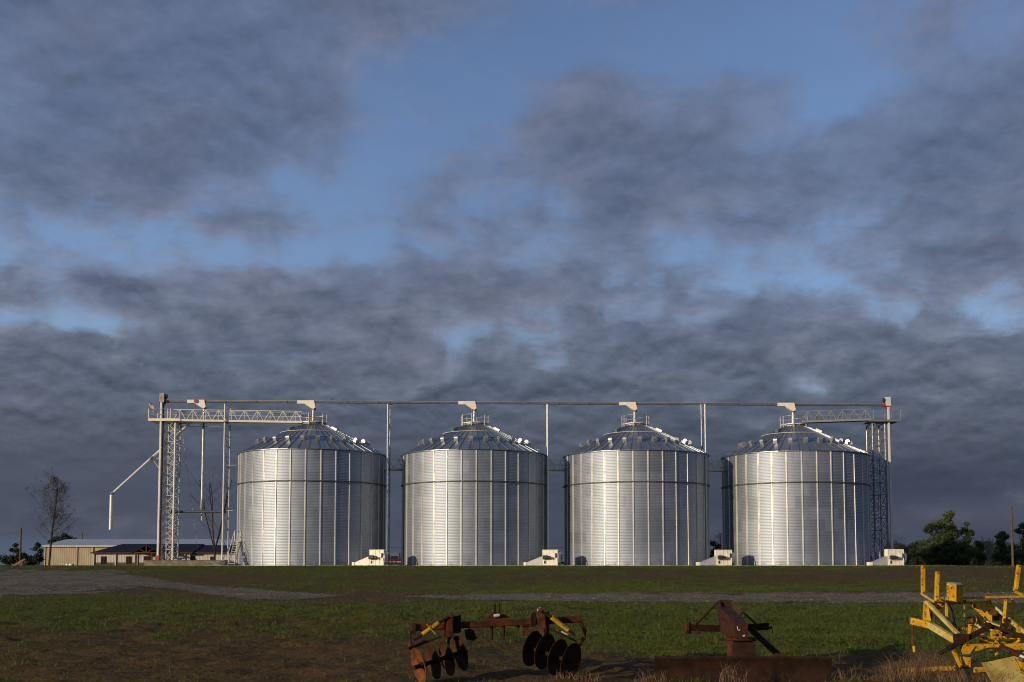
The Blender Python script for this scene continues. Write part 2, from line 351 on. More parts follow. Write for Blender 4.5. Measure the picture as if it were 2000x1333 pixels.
# where the soil is bare (+) or the turf thick (-): photo px, py, spread px, spread py, amount
SOIL = [(250,1310,420,60,.42), (620,1300,260,50,.36), (100,1240,260,30,.12), (900,1290,260,45,.20), (1180,1320,120,40,.3), (1250,1285,120,20,.15),
        (1480,1330,300,22,.4), (1750,1290,140,25,.35), (2000,1330,200,60,.3), (700,1165,130,14,.34), (1350,1127,420,10,.14), (1800,1122,260,10,.28),
        (1650,1160,300,5,.25), (900,1165,120,8,.1), (480,1130,150,12,.12), (760,1125,80,14,.15), (480,1160,200,12,.20), (300,1145,200,20,.2),
        (1500,1220,420,34,-.42), (1850,1240,300,40,-.4), (150,1195,260,16,-.22), (500,1190,260,16,-.18), (1000,1185,300,10,-.22), (950,1245,220,18,-.12),
        (560,1112,320,8,-.25), (1300,1150,500,8,-.20), (1650,1150,200,8,-.15), (1000,1108,900,3,-.25)]
def to_px(x, y, z):
    dz = z - EYE; c, s = math.cos(PITCH), math.sin(PITCH)
    dep = y*c + dz*s; up = -y*s + dz*c
    return 1000 + F*x/dep, PPY - F*up/dep
def soil(x, y, z):
    yc = np.maximum(y, 6); px, py = to_px(x, yc, z); v = np.zeros_like(np.asarray(x, float))
    for (a, b, w, h, k) in SOIL: v = v + k*np.exp(-((px-a)/w)**2 - ((py-b)/h)**2)
    v = v + (fbm(x*0.35+9, y*0.35, 3)-0.5)*0.55 + (fbm(x*1.6, y*1.6+4, 3)-0.5)*0.60
    return np.where(y < 75, v, -0.2)
def ground_mat():
    m = bpy.data.materials.new('field soil and turf'); m.use_nodes = True; t = NT(m.node_tree)
    b = m.node_tree.nodes['Principled BSDF']; co = t.n.new('ShaderNodeTexCoord').outputs['Object']
    a = t.n.new('ShaderNodeAttribute'); a.attribute_name = 'soil'
    n1 = t.noise(co, 2.2, 6, 0.65); n2 = t.noise(co, 9, 6, 0.7); n3 = t.noise(co, 0.5, 3, 0.5)
    k = t.m('ADD', a.outputs['Fac'], t.m('MULTIPLY', t.m('SUBTRACT', t.m('ADD', n1, n2), 1.0), 0.9))
    f = t.ss(k, -0.10, 0.16)
    soilc = t.mix(t.ss(n2, 0.35, 0.65), (0.105, 0.068, 0.022), (0.042, 0.026, 0.009))
    soilc = t.mix(t.ss(n3, 0.52, 0.72), soilc, (0.098, 0.048, 0.020))
    turf = t.mix(t.ss(n2, 0.35, 0.65), (0.024, 0.030, 0.003), (0.108, 0.118, 0.008))
    turf = t.mix(t.ss(n1, 0.50, 0.70), turf, (0.118, 0.086, 0.014))
    t.inp(b, 'Base Color', t.mix(f, turf, soilc)); b.inputs['Roughness'].default_value = 0.95
    b.inputs['Specular IOR Level'].default_value = 0.15
    n = t.n.new('ShaderNodeBump'); n.inputs['Strength'].default_value = 0.8; n.inputs['Distance'].default_value = 0.09
    t.inp(n, 'Height', t.m('ADD', t.noise(co, 9, 6, 0.7), t.m('MULTIPLY', n1, 0.6))); t.inp(b, 'Normal', n.outputs[0]); return m
M['ground'] = ground_mat()
ground = grid_obj('ground', XX, YY, ZZ, M['ground']); tag(ground, None, kind='structure')
at = ground.data.attributes.new('soil', 'FLOAT', 'POINT'); at.data.foreach_set('value', soil(XX, YY, ZZ).ravel().astype(np.float32))

# gravel: the drive on the left climbing the bank, and the lane crossing the field
def gravel_mat():
    m = bpy.data.materials.new('grey gravel'); m.use_nodes = True; t = NT(m.node_tree)
    b = m.node_tree.nodes['Principled BSDF']; co = t.n.new('ShaderNodeTexCoord').outputs['Object']
    vo = t.n.new('ShaderNodeTexVoronoi'); t.inp(vo, 'Vector', co); vo.inputs['Scale'].default_value = 22
    v = t.sep(vo.outputs['Color'])[0]; n = t.noise(co, 0.9, 5, 0.6)
    col = t.mix(v, (0.026, 0.022, 0.016), (0.175, 0.148, 0.112))
    col = t.mix(t.ss(n, 0.44, 0.60), col, (0.066, 0.048, 0.028))
    t.inp(b, 'Base Color', col); b.inputs['Roughness'].default_value = 0.95
    bn = t.n.new('ShaderNodeBump'); bn.inputs['Strength'].default_value = 1.0; bn.inputs['Distance'].default_value = 0.04
    t.inp(bn, 'Height', t.m('SUBTRACT', 1.0, vo.outputs['Distance'])); t.inp(b, 'Normal', bn.outputs[0]); return m
M['gravel'] = gravel_mat()
GX, GY = np.meshgrid(np.arange(-40, 32, 0.13), np.arange(31.5, 68, 0.13)); GZ = H(GX, GY)
def gravel_field(x, y, z):              # >0 inside the gravel
    px, py = to_px(x, y, z)
    top = np.interp(px, [-200, 0, 120, 250, 380, 420, 600, 700, 760, 900, 1100, 2400], [1110, 1110, 1113, 1116, 1140, 1146, 1158, 1163, 1165, 1161, 1159.5, 1157])
    bot = np.interp(px, [-200, 0, 120, 200, 300, 380, 480, 580, 650, 700, 760, 900, 1100, 1400, 2400], [1168, 1166, 1162, 1157, 1152, 1160, 1172, 1173, 1168, 1163.5, 1165.5, 1173, 1175, 1178, 1181])
    e = np.minimum(py - top, bot - py) / np.maximum(0.4*(bot - top), 2.5)
    wear = -0.40*np.exp(-((px-330)/90)**2) - 0.55*np.exp(-((px-690)/90)**2) - .15*np.exp(-((px-840)/60)**2)
    rut = -0.9*np.exp(-((py - (top*.42+bot*.58))/0.9)**2)*(px > 900)
    return e + wear + rut + (fbm(x*0.5, y*0.9, 4)-0.5)*1.0 + (fbm(x*3+3, y*3, 2)-0.5)*0.7 - .08
gf = gravel_field(GX, GY, GZ); ruts = 0.02*np.sin(GX*0.2)*0
gc = (gf[:-1,:-1] + gf[1:,1:] + gf[1:,:-1] + gf[:-1,1:]) / 4
gravel = grid_obj('gravel_road', GX, GY, GZ + 0.012, M['gravel'], keep=(gc > 0.0))
tag(gravel, None, kind='structure')

def tri_cloud(name, base, tip, side, tints, m, mid=None):
    """many blades or leaves in one mesh: base/tip/side are (n,3)"""
    n = len(base)
    if mid is None:
        vs = np.stack([base - side, base + side, tip], 1).reshape(-1, 3); k = 3; fl = np.arange(n*3, dtype=np.int32); sizes = 3
    else:
        vs = np.stack([base - side, base + side, mid + side*0.75, mid - side*0.75, tip], 1).reshape(-1, 3)
        o = np.arange(n)[:, None]*5; fl = np.concatenate([o+0, o+1, o+2, o+3, o+3, o+2, o+4], 1).astype(np.int32).ravel()
    me = bpy.data.meshes.new(name); me.vertices.add(len(vs)); me.vertices.foreach_set('co', vs.ravel().astype(np.float32))
    me.loops.add(len(fl)); me.loops.foreach_set('vertex_index', fl)
    if mid is None: st = np.arange(0, len(fl), 3); vpt = 3
    else: st = (np.arange(n)[:, None]*7 + np.array([0, 4])).ravel(); vpt = 5
    me.polygons.add(len(st)); me.polygons.foreach_set('loop_start', st.astype(np.int32))
    at = me.attributes.new('tint', 'FLOAT', 'POINT'); at.data.foreach_set('value', np.repeat(tints, vpt).astype(np.float32))
    me.materials.append(m); me.update(calc_edges=True)
    o = bpy.data.objects.new(name, me); COL.objects.link(o); return o

def scatter_grass():
    n = 560000; u = rs.rand(n); Y = 14.3 + (67 - 14.3)*u**1.25; X = (rs.rand(n)*2-1)*(0.50*Y + 1.5)
    Z = H(X, Y); s = soil(X, Y, Z); gm = gravel_field(X, Y, Z)
    clump = (fbm(X*3, Y*3, 2)-0.5)*1.0
    p = np.clip(0.30 - 1.5*s + 1.3*clump, 0.015, 1.0); ok = (rs.rand(n) < p) & ~((gm > -0.02) & (Y > 31.5))
    X, Y, Z, s = X[ok], Y[ok], Z[ok], s[ok]; n = len(X)
    a = rs.rand(n)*math.tau; h = (0.03 + 0.07*rs.rand(n)**1.5)*(1 + 1.1*np.clip(clump[ok], -.3, .6))*(1 + 0.5*np.clip(-s, 0, .5))*np.where(Y > 45, .9, 1); w = 0.0040*(0.8 + Y/34)
    base = np.stack([X, Y, Z - 0.005], 1); side = np.stack([np.cos(a)*w, np.sin(a)*w, 0*a], 1)
    lean = (0.7 + 1.6*rs.rand(n))*h; b2 = rs.rand(n)*math.tau
    tip = base + np.stack([np.cos(b2)*lean*rs.rand(n), np.sin(b2)*lean*rs.rand(n), h], 1)
    tint = np.clip(0.35 + 0.5*(fbm(X*0.6+40, Y*0.6, 2)-0.5) + 0.8*(rs.rand(n)-0.5) + 0.35*np.clip(s, -.4, .5), 0, 1)
    o = tri_cloud('grass', base, tip, side, tint, M['grass']); tag(o, 'short patchy grass growing over the field and the bank', 'grass', kind='stuff')
scatter_grass()
def scatter_stones():
    n = 26000; Y = 32 + 34*rs.rand(n)**1.6; X = (rs.rand(n)*2-1)*(0.5*Y+1); Z = H(X, Y); g = gravel_field(X, Y, Z)
    ok = (g > -0.22) & (rs.rand(n) < np.clip(0.5 + 1.6*g, 0.03, 1)); X, Y, Z = X[ok], Y[ok], Z[ok]; n = len(X)
    r = 0.013 + 0.022*rs.rand(n)**2; vs = []; fs = []
    pts = np.array([(1,0,0),(-.5,.86,0),(-.5,-.86,0),(0,0,.9)]); a = rs.rand(n)*6.28
    V = np.zeros((n, 4, 3))
    for k in range(4):
        V[:, k, 0] = X + r*(pts[k,0]*np.cos(a) - pts[k,1]*np.sin(a))*1.2; V[:, k, 1] = Y + r*(pts[k,0]*np.sin(a) + pts[k,1]*np.cos(a)); V[:, k, 2] = Z + 0.01 + r*pts[k,2]
    me = bpy.data.meshes.new('gravel_stones'); F_ = np.array([(0,1,3),(1,2,3),(2,0,3)])[None] + np.arange(n)[:, None, None]*4
    me.from_pydata(V.reshape(-1, 3).tolist(), [], F_.reshape(-1, 3).tolist()); me.materials.append(M['stones'])
    o = bpy.data.objects.new('gravel_stones', me); COL.objects.link(o); tag(o, 'loose grey stones along the gravel drive and lane', 'gravel', kind='stuff')
M['stones'] = mat('loose stones', (0.21, 0.18, 0.14), (0.06, 0.05, 0.036), 3.7, 0.95)
scatter_stones()

PADZ = 1.52
# ------------------------------------------------------------------ grain bins
RB = 7.315; HW = 11.12
def wall_mesh():
    n = 160; zs = []; prof = []
    nz = int(HW / 0.145 * 6)
    for i in range(nz + 1):
        zz_ = HW*i/nz; prof.append((RB + 0.0095*math.sin(zz_/0.145*math.tau), zz_))
    b = MB(); b.lathe(prof, n, cap=False); return b
def make_bin():
    root = thing('grain_bin', None, 'grain bin')
    wall_mesh().build('wall', M['wall'], root, smooth=True)
    b = MB(); b.lathe([(RB+0.02, -0.12), (RB+0.22, -0.12), (RB+0.22, 0.03), (RB+0.02, 0.03)], 96, cap=False).build('footing', M['pad'], root)
    for k in range(32):                 # hat-section stiffeners
        a = math.tau*k/32 + 0.10; rd = Vector((math.cos(a), math.sin(a), 0)); tg = Vector((-math.sin(a), math.cos(a), 0))
        b = MB(); r0 = RB + 0.006; prof = [(-0.095, 0.0), (-0.052, 0.004), (-0.04, 0.062), (0.04, 0.062), (0.052, 0.004), (0.095, 0.0)]
        vs = []
        for z0 in (0.05, HW - 0.08): vs += [rd*(r0 + p[1]) + tg*p[0] + Vector((0, 0, z0)) for p in prof]
        b.add(vs, [(i, i+1, 7+i, 6+i) for i in range(5)] + [(5,4,3,2,1,0), (6,7,8,9,10,11)])
        b.build('stiffener', M['stiff'], root)
    b = MB(); b.lathe([(RB+.07, 8.02), (RB+.15, 8.02), (RB+.15, 8.12), (RB+.07, 8.12), (RB+.07, 8.02)], 96, cap=False).build('wind_ring', M['ringdark'], root)
    # roof: sheets with raised ribs, eave edge
    z0, z1, r0, r1 = HW + 0.02, 14.28, RB + 0.17, 1.2
    n = 48; b = MB(); sl = (z1 - z0)/(r0 - r1)
    for k in range(n):
        a, c = math.tau*k/n, math.tau*(k+1)/n; mid = (a+c)/2
        q = [(r0, a), (r0, c), (r1, c), (r1, a)]
        vs = [(r*math.cos(w), r*math.sin(w), z0 + (r0-r)*sl) for r, w in q]
        b.add(vs, [(0, 1, 2, 3)])
        b.add([(r0*math.cos(a), r0*math.sin(a), z0), (r0*math.cos(c), r0*math.sin(c), z0), (r0*math.cos(c), r0*math.sin(c), z0-0.05), (r0*math.cos(a), r0*math.sin(a), z0-0.05)], [(3,2,1,0)])
        rd = Vector((math.cos(a), math.sin(a), 0)); tg = Vector((-math.sin(a), math.cos(a), 0)); nrm = Vector((math.cos(a)*sl, math.sin(a)*sl, 1)).normalized()
        p0 = rd*(r0+0.03) + Vector((0,0,z0-0.01)); p1 = rd*r1 + Vector((0,0,z1)); w0, w1 = 0.035, 0.018
        vs = [p0-tg*w0, p0-tg*w0*.6+nrm*.075, p0+tg*w0*.6+nrm*.075, p0+tg*w0, p1-tg*w1, p1-tg*w1*.6+nrm*.06, p1+tg*w1*.6+nrm*.06, p1+tg*w1]
        b.add(vs, [(0,1,5,4),(1,2,6,5),(2,3,7,6),(3,2,1,0),(4,5,6,7)])
    b.lathe([(RB-.3, z0-.06), (r0-.01, z0-.055)], 96, cap=False)
    roof = b.build('roof', M['roof'], root)
    def rp(a, r, up=0.0): return Vector((r*math.cos(a), r*math.sin(a), z0 + (r0-r)*sl + up))
    for k in range(24):                 # gooseneck hoods
        a = -math.pi/2 + math.tau*k/24 + 0.01; rd = Vector((math.cos(a), math.sin(a), 0)); tg = Vector((-math.sin(a), math.cos(a), 0)); up = Vector((0,0,1))
        c = rp(a, 5.55); b = MB(); W = 0.19; rr = 0.235
        prof = [(rr*math.cos(w) + 0.0, 0.32 + rr*math.sin(w)) for w in [math.pi*i/9 for i in range(-1, 10)]] + [(-rr*0.98, -0.02), (rr*0.15, -0.12)]
        vs = [c + tg*s_*W + rd*p[0] + up*p[1] for s_ in (-1, 1) for p in prof]; m_ = len(prof)
        b.add(vs, [tuple(range(m_)), tuple(range(2*m_-1, m_-1, -1))] + [(i, m_+i, m_+(i+1)%m_, (i+1)%m_) for i in range(m_)])
        b.build('roof_vent', M['hood'], roof, smooth='auto')
    # safety ring part of the way round, roof ladder, hatches, blue strip
    b = MB(); b.path([rp(R(d), 3.3, 0.16) for d in range(-200, 20, 8)], 0.022, 5).build('roof_ring', M['galv_bright'], roof)
    for deg in (-138, -22):
        a = R(deg); rd = Vector((math.cos(a), math.sin(a), 0)); b = MB(); b.beam(rp(a, 2.85, 0.18), rp(a, 2.25, 0.18), 0.34, 0.24).build('roof_hatch', M['galv_bright'] if deg == -22 else M['galv_dark'], roof)
    b = MB(); a = R(-18)
    tg = Vector((-math.sin(a), math.cos(a), 0))
    for s_ in (-0.2, 0.2): b.beam(rp(a, 7.2, .1)+tg*s_, rp(a, 1.6, .1)+tg*s_, 0.04)
    for i in range(16): b.beam(rp(a, 6.9 - i*.34, .14)-tg*.2, rp(a, 6.9 - i*.34, .14)+tg*.2, 0.05, 0.09)
    b.build('roof_ladder', M['galv_bright'], roof)
    b = MB(); b.path([rp(R(d), 4.75, 0.10) for d in range(-92, -60, 3)], 0.065, 4).build('blue_strip', M['blue'], roof)
    b = MB()                            # bolted vertical seams of the door ring / side ladder on the far side stay out; peak collar
    b.lathe([(1.22, 14.2), (1.22, 14.42), (1.05, 14.42)], 32, cap=False).build('peak_collar', M['galv_dark'], root)
    b = MB(); b.lathe([(0.45, 14.48), (1.30, 14.48), (1.30, 14.56), (0.45, 14.56), (0.45, 14.48)], 40, cap=False)
    for k in range(10): a = math.tau*k/10; b.beam((1.1*math.cos(a), 1.1*math.sin(a), 14.3), (1.28*math.cos(a), 1.28*math.sin(a), 14.5), 0.05)
    b.build('peak_platform', M['galv_bright'], root)
    rail = MB()
    for zr in (14.9, 15.35): rail.lathe([(1.35, zr-.015), (1.38, zr-.015), (1.38, zr+.015), (1.35, zr+.015), (1.35, zr-.015)], 32, cap=False)
    ro = rail.build('peak_railing', M['galv_dark'], root)
    for deg in (-178, -150, -100, -38, -4, 40, 85, 130):
        a = R(deg); MB().beam((1.38*math.cos(a), 1.38*math.sin(a), 14.05), (1.38*math.cos(a), 1.38*math.sin(a), 15.38), 0.055).build('railing_post', M['galv_bright'], ro)
    return root
BINS = [(608.3, 111.4), (926.5, 112.0), (1243.2, 112.6), (1555.3, 113.2)]
BL = ['corrugated steel grain bin at the left end of the row, beside the grey stairs',
      'corrugated steel grain bin second from left, with the sunlit band just left of centre',
      'corrugated steel grain bin third from left, between the second and the right-hand bin',
      'corrugated steel grain bin at the right end of the row, beside the right tower']
proto = make_bin(); bins = []
for i, (px, Z) in enumerate(BINS):
    o = proto if i == 0 else copy_tree(proto)
    X = (px - 1000)/F*Z*math.cos(PITCH)*1.0
    X = P(px, 1104, Z).x
    o.location = (X, Z, PADZ); tag(o, BL[i], 'grain bin', 'grain bins in a row'); bins.append((X, Z))
    o.rotation_euler.z = [-0.01, -0.04, -0.048, -0.06][i]
# concrete apron the bins stand on
b = MB(); b.box((bins[0][0]-8.6, 103.4, PADZ-0.2), (bins[3][0]+12.4, 121.5, PADZ+0.02)); tag(b.build('concrete_apron', M['pad']), None, kind='structure')

# ------------------------------------------------------------------ overhead conveyor
def zat(py, Z): return P(1000, py, Z).z
ZC = zat(787.5, 112)
Lp = P(322, 787.5, 110.9); Rp = P(1728, 787.5, 113.5); Lp.z = Rp.z = ZC
root = thing('overhead_conveyor', 'long thin galvanised conveyor running level above all four bins', 'conveyor', Lp)
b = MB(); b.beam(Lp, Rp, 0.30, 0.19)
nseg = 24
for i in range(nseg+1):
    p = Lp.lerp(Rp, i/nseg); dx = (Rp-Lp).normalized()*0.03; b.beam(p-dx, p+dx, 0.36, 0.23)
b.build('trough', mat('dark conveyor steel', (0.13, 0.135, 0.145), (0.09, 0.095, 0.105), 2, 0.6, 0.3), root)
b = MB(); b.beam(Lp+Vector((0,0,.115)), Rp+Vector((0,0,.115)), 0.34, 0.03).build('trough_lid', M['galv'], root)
def axis_pt(px): # point on the conveyor axis at picture column px
    k = (px - 322)/(1728 - 322); p = Lp.lerp(Rp, k); Z = p.y; return Vector((P(px, 787.5, Z).x, Z, ZC))
def gate(px, drop_to=None):
    c = axis_pt(px); u = 112/F
    pl = [(-30, 3), (3, 3), (6, -11), (2, -14), (-3, -12), (-16, -3.5), (-30, -3.5)]
    b = MB(); b.prism([c + Vector((x_*u, -0.25, z_*u)) for x_, z_ in pl][::-1], (0, 0.5, 0)); g = b.build('discharge_gate', M['white'], root)
    b = MB(); b.tube(c + Vector((2.5*u, 0, -11.5*u)), c + Vector((2.5*u, 0, -16*u)), 0.2, 12, 0.16).build('red_collar', M['red'], g)
    if drop_to is not None:
        b = MB(); b.tube(c + Vector((1.5*u, 0, -15*u)), Vector((c.x + .5*u, c.y, drop_to)), 0.12, 12).build('drop_pipe', M['galv_bright'], g, smooth='auto')
        b = MB(); b.beam(c + Vector((-4*u, .25, -12*u)), Vector((c.x-5*u, c.y+.25, drop_to)), 0.06).build('gate_strut', M['galv_dark'], g)
for (px, Z), (X, Y) in zip(BINS, bins): gate({608.3: 611, 926.5: 925, 1243.2: 1238, 1555.3: 1547}[px], PADZ + 14.5)
gate(397)
c = axis_pt(384); b = MB(); 
b.tube(c + Vector((0, -.32, 0)), c + Vector((0, -.27, 0)), 0.20, 16); b.build('hand_wheel', M['red'], root)
def drive_head(px, sgn, mt):
    c = axis_pt(px); u = 112/F
    b = MB(); b.box(c + Vector((-4.5*u, -.3, -2*u)), c + Vector((4.5*u, .3, 15.5*u)));
    for k in range(3): b.box(c + Vector(((-2.6+2*k)*u, -.32, 1*u)), c + Vector(((-1.6+2*k)*u, -.3, 13*u)))
    h = b.build('drive_head', mt, root)
    b = MB(); b.prism([c + Vector((x_*u, -.28, z_*u)) for x_, z_ in [(-5, -2), (-3.5, -7), (3.5, -7), (5, -2)]], (0, .56, 0))
    b.prism([c + Vector((x_*u*sgn, -.2, z_*u)) for x_, z_ in [(4.6, 3), (12, 1.5), (12, -2), (6, -2.5), (4.6, -4)]], (0, .4, 0))
    b.build('red_transition', M['red'] if sgn < 0 else M['rust_r'], root)
    b = MB(); b.tube(c + Vector((5*u*sgn, 0, 10*u)), c + Vector((9*u*sgn, 0, 10*u)), 0.2, 12); b.tube(c + Vector((5*u*sgn, 0, 6*u)), c + Vector((8*u*sgn, 0, 6*u)), 0.12, 12)
    b.build('drive_motor', M['motor'], root)
drive_head(317.5, 1, mat('weathered head casing', (0.40, 0.36, 0.32), (0.26, 0.22, 0.19), 5, 0.6))
drive_head(1733.5, -1, mat('pale head casing', (0.55, 0.60, 0.66), (0.48, 0.52, 0.58), 5, 0.5))

# planar lattice columns that carry the conveyor
def column(px, Zf, label, zb=PADZ, dep=2.2):
    p = P(px, 1103, Zf); a = Vector((p.x, Zf, zb)); r_ = thing('conveyor_column', label, 'support column', a, 'lattice columns under the conveyor')
    zt = min(ZC - 0.12, zat(789.5, Zf)); f = Vector((p.x, Zf, 0)); k = Vector((p.x, Zf + dep, 0)); zk = min(ZC - .12, zt + dep*.14)
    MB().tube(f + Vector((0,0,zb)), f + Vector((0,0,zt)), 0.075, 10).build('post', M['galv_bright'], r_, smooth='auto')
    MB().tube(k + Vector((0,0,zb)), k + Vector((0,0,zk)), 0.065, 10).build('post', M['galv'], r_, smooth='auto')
    b = MB(); n = 15; st = (zt - zb)/n
    for i in range(n):
        z0 = zb + i*st; A, B = (f, k) if i % 2 == 0 else (k, f)
        b.beam(A + Vector((0,0,z0)), B + Vector((0,0,z0+st)), 0.05); b.beam(f + Vector((0,0,z0+st)), k + Vector((0,0,z0+st)), 0.045)
    b.build('bracing', M['galv_dark'], r_)
    MB().box(f + Vector((-.25, -.2, zb)), k + Vector((.25, .2, zb + .05))).build('base_plate', M['galv'], r_)
    if Zf + dep < 111.8: MB().beam(f + Vector((0, 0, zt)), Vector((p.x, 112.2, ZC - .15)), 0.1).build('top_beam', M['galv_dark'], r_)
column(755.0, 108.3, 'tall pale lattice column between the left-hand and second bins')
column(1070.2, 108.7, 'tall pale lattice column between the second and third bins')
column(1381.0, 109.2, 'tall pale lattice column between the third and right-hand bins')
column(433.5, 109.6, 'tall pale lattice column left of all bins, behind the bare tree', zb=2.04)

# ------------------------------------------------------------------ towers
def tower(x0, yf, dx, dy, zb, zt, bays, label, mf, mb, mbr, back_first=False):
    r_ = thing('lattice_tower', label, 'tower', (x0 + dx/2, yf + dy/2, zb)); cs = [(x0, yf), (x0+dx, yf), (x0+dx, yf+dy), (x0, yf+dy)]
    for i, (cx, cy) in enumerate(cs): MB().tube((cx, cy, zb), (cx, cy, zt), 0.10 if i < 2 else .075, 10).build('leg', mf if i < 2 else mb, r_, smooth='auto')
    b = MB(); h = (zt - zb)/bays
    for i in range(4):
        (ax, ay), (bx_, by_) = cs[i], cs[(i+1) % 4]
        for k in range(bays):
            z0, z1 = zb + k*h, zb + (k+1)*h
            b.beam((ax, ay, z0), (bx_, by_, z1), 0.05); b.beam((bx_, by_, z0), (ax, ay, z1), 0.05); b.beam((ax, ay, z1), (bx_, by_, z1), 0.06)
    b.build('bracing', mbr, r_)
    b = MB(); cx, cy = x0 + dx*.55, yf + dy*.75       # caged ladder inside
    for s_ in (-.2, .2): b.beam((cx+s_, cy, zb), (cx+s_, cy, zt), 0.035)
    n = int((zt-zb)/.3)
    for k in range(n): b.beam((cx-.2, cy, zb+.2+k*.3), (cx+.2, cy, zb+.2+k*.3), 0.022)
    b.build('ladder', M['galv_dark'], r_); return r_
pL = P(313.6, 1095, 109.2); pR = P(336.8, 1095, 109.2)
ZD = zat(821, 110)
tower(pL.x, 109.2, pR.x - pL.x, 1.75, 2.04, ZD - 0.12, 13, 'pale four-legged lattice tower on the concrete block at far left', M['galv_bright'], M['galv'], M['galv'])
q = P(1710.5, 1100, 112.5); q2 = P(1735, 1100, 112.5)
tower(q.x, 112.5, q2.x - q.x, 1.9, PADZ, ZD - 0.02, 12, 'grey four-legged lattice tower behind the right-hand bin', M['galv_dark'], M['galv'], M['galv_dark'])  # front legs in darker steel: the shade on them is put into the colour
# bucket elevator legs
def elevator(px, Z, w, topz, label, mA, mB, zb, boot):
    p = P(px, 1100, Z); r_ = thing('bucket_elevator', label, 'bucket elevator', (p.x, Z, zb))
    MB().box((p.x-w, Z-.13, zb+.5), (p.x+w, Z+.13, topz)).build('casing', mA, r_)
    MB().box((p.x+w+.03, Z+.10, zb+.5), (p.x+w+.13, Z+.3, topz)).build('casing', mB, r_)
    b = MB()
    for k in range(7): zf = zb + .5 + (topz-zb-.5)*k/6.3; b.box((p.x-w-.02, Z-.15, zf), (p.x+w+.02, Z+.15, zf+.07))
    b.build('flange', mA, r_); MB().box((p.x-.2, Z-.25, zb), (p.x+.2, Z+.4, zb+.5)).build('boot', boot, r_)
elevator(308.0, 108.9, 0.085, ZC-.4, 'bucket elevator casing left of the far left tower, with red boot', M['galv_bright'], M['rustpipe'], 2.04, M['red'])
elevator(1742.5, 112.3, 0.075, ZC-.4, 'bucket elevator casing on the right side of the right-hand tower', M['galv_bright'], M['galv_bright'], PADZ, M['galv_dark'])

# ------------------------------------------------------------------ walkways
def walkway(name, label, A, B, wid, n, mt, top=1.08, plat=None, group=None, mr=None):
    """truss-sided walkway from A to B (front edge of the deck), wid metres deep in +y"""
    A, B = Vector(A), Vector(B); r_ = thing(name, label, 'walkway', A, group); d = (B-A); up = Vector((0,0,top)); back = Vector((0, wid, 0)); mr = mr or mt
    b = MB(); b.beam(A + back*.5, B + back*.5, wid, 0.05); b.beam(A, B, 0.06, 0.20); b.beam(A+back, B+back, 0.06, 0.20); b.build('deck', mt, r_)
    for o_ in (Vector((0,0,0)), back):
        b = MB(); b.beam(A+o_+up, B+o_+up, 0.05); b.beam(A+o_+up*.5, B+o_+up*.5, 0.03)
        for i in range(n):
            p = A + o_ + d*(i/n); q_ = A + o_ + d*((i+1)/n); m_ = (p+q_)/2
            b.beam(p, m_+up, 0.05); b.beam(m_+up, q_, 0.05); b.beam(m_, m_+up, 0.03)
        b.build('truss_railing', mt if o_.length == 0 else mr, r_)
    return r_
A = P(338, 821, 109.3); B = P(590, 824.5, 110.5)
w1 = walkway('walkway', 'pale truss-sided walkway from the far left tower to the left-hand bin peak', A, B, 1.0, 10, M['white'], mr=M['galv'])
# its wide end platform round the tower head
a0 = P(290, 820.5, 108.7); x1 = P(352, 820, 108.7).x; zt = a0.z
b = MB(); b.box((a0.x, 108.7, zt-.07), (x1, 111.4, zt+.0)); b.box((a0.x, 108.66, zt-.1), (x1, 108.70, zt+.14)); b.build('end_platform', M['white'], w1)
b = MB()
for zr in (.55, 1.1):
    b.beam((a0.x, 108.7, zt+zr), (A.x, 108.7, zt+zr), .035); b.beam((a0.x, 108.7, zt+zr), (a0.x, 111.4, zt+zr), .035); b.beam((a0.x, 111.4, zt+zr), (x1, 111.4, zt+zr), .035)
b.build('railing', M['galv_dark'], w1)
for xx_, yy_ in ((a0.x, 108.7), (A.x-.35, 108.7), (A.x-.1, 108.7), (a0.x, 111.4), (a0.x+1.3, 111.4)): MB().beam((xx_, yy_, zt), (xx_, yy_, zt+1.12), .06).build('railing_post', M['white'], w1)
for pxs in (349, 440): 
    p = P(pxs, 826, 110.0); MB().beam((p.x, 109.4, A.z-.12), (p.x, 111.2, A.z-.12), .12).build('cross_beam', M['galv_dark'], w1)
A = P(1566, 824, 112.0); B = P(1702, 819.5, 112.2)
w2 = walkway('walkway', 'grey truss-sided walkway from the right-hand bin peak to the right tower', A, B, 1.0, 6, M['galv'], mr=M['galv_dark'])
a1 = P(1758, 820, 112.0); zt = P(1730, 822, 112.0).z; pz = B.x
b = MB(); b.box((pz-.2, 111.9, zt-.06), (a1.x, 114.6, zt+.0)); b.box((pz-.2, 111.86, zt-.1), (a1.x, 111.9, zt+.1)); b.build('end_platform', M['galv_dark'], w2)
b = MB()
for zr in (.55, 1.1):
    b.beam((a1.x, 111.9, zt+zr), (a1.x, 114.6, zt+zr), .035); b.beam((pz, 111.9, zt+zr), (pz+.6, 111.9, zt+zr), .035); b.beam((pz, 114.6, zt+zr), (a1.x, 114.6, zt+zr), .035)
b.build('railing', M['galv_dark'], w2)
for xx_, yy_ in ((a1.x, 111.9), (pz+.1, 111.9), (a1.x, 114.6), (pz+2.2, 114.6)): MB().beam((xx_, yy_, zt), (xx_, yy_, zt+1.12), .05).build('railing_post', M['galv'], w2)
# eave bridges between bins
BRL = ['short truss bridge joining the left-hand and second bins at the eaves', 'short truss bridge joining the second and third bins at the eaves', 'short truss bridge joining the third and right-hand bins at the eaves']
zb = zat(917.5, 112)
for i in range(3):
    xa, ya = bins[i]; xb, yb = bins[i+1]
    walkway('eave_bridge', BRL[i], (xa + RB + .02, ya - .5, zb), (xb - RB - .02, yb - .5, zb), 1.0, 2, M['white'], top=0.98, group='eave bridges between the bins')

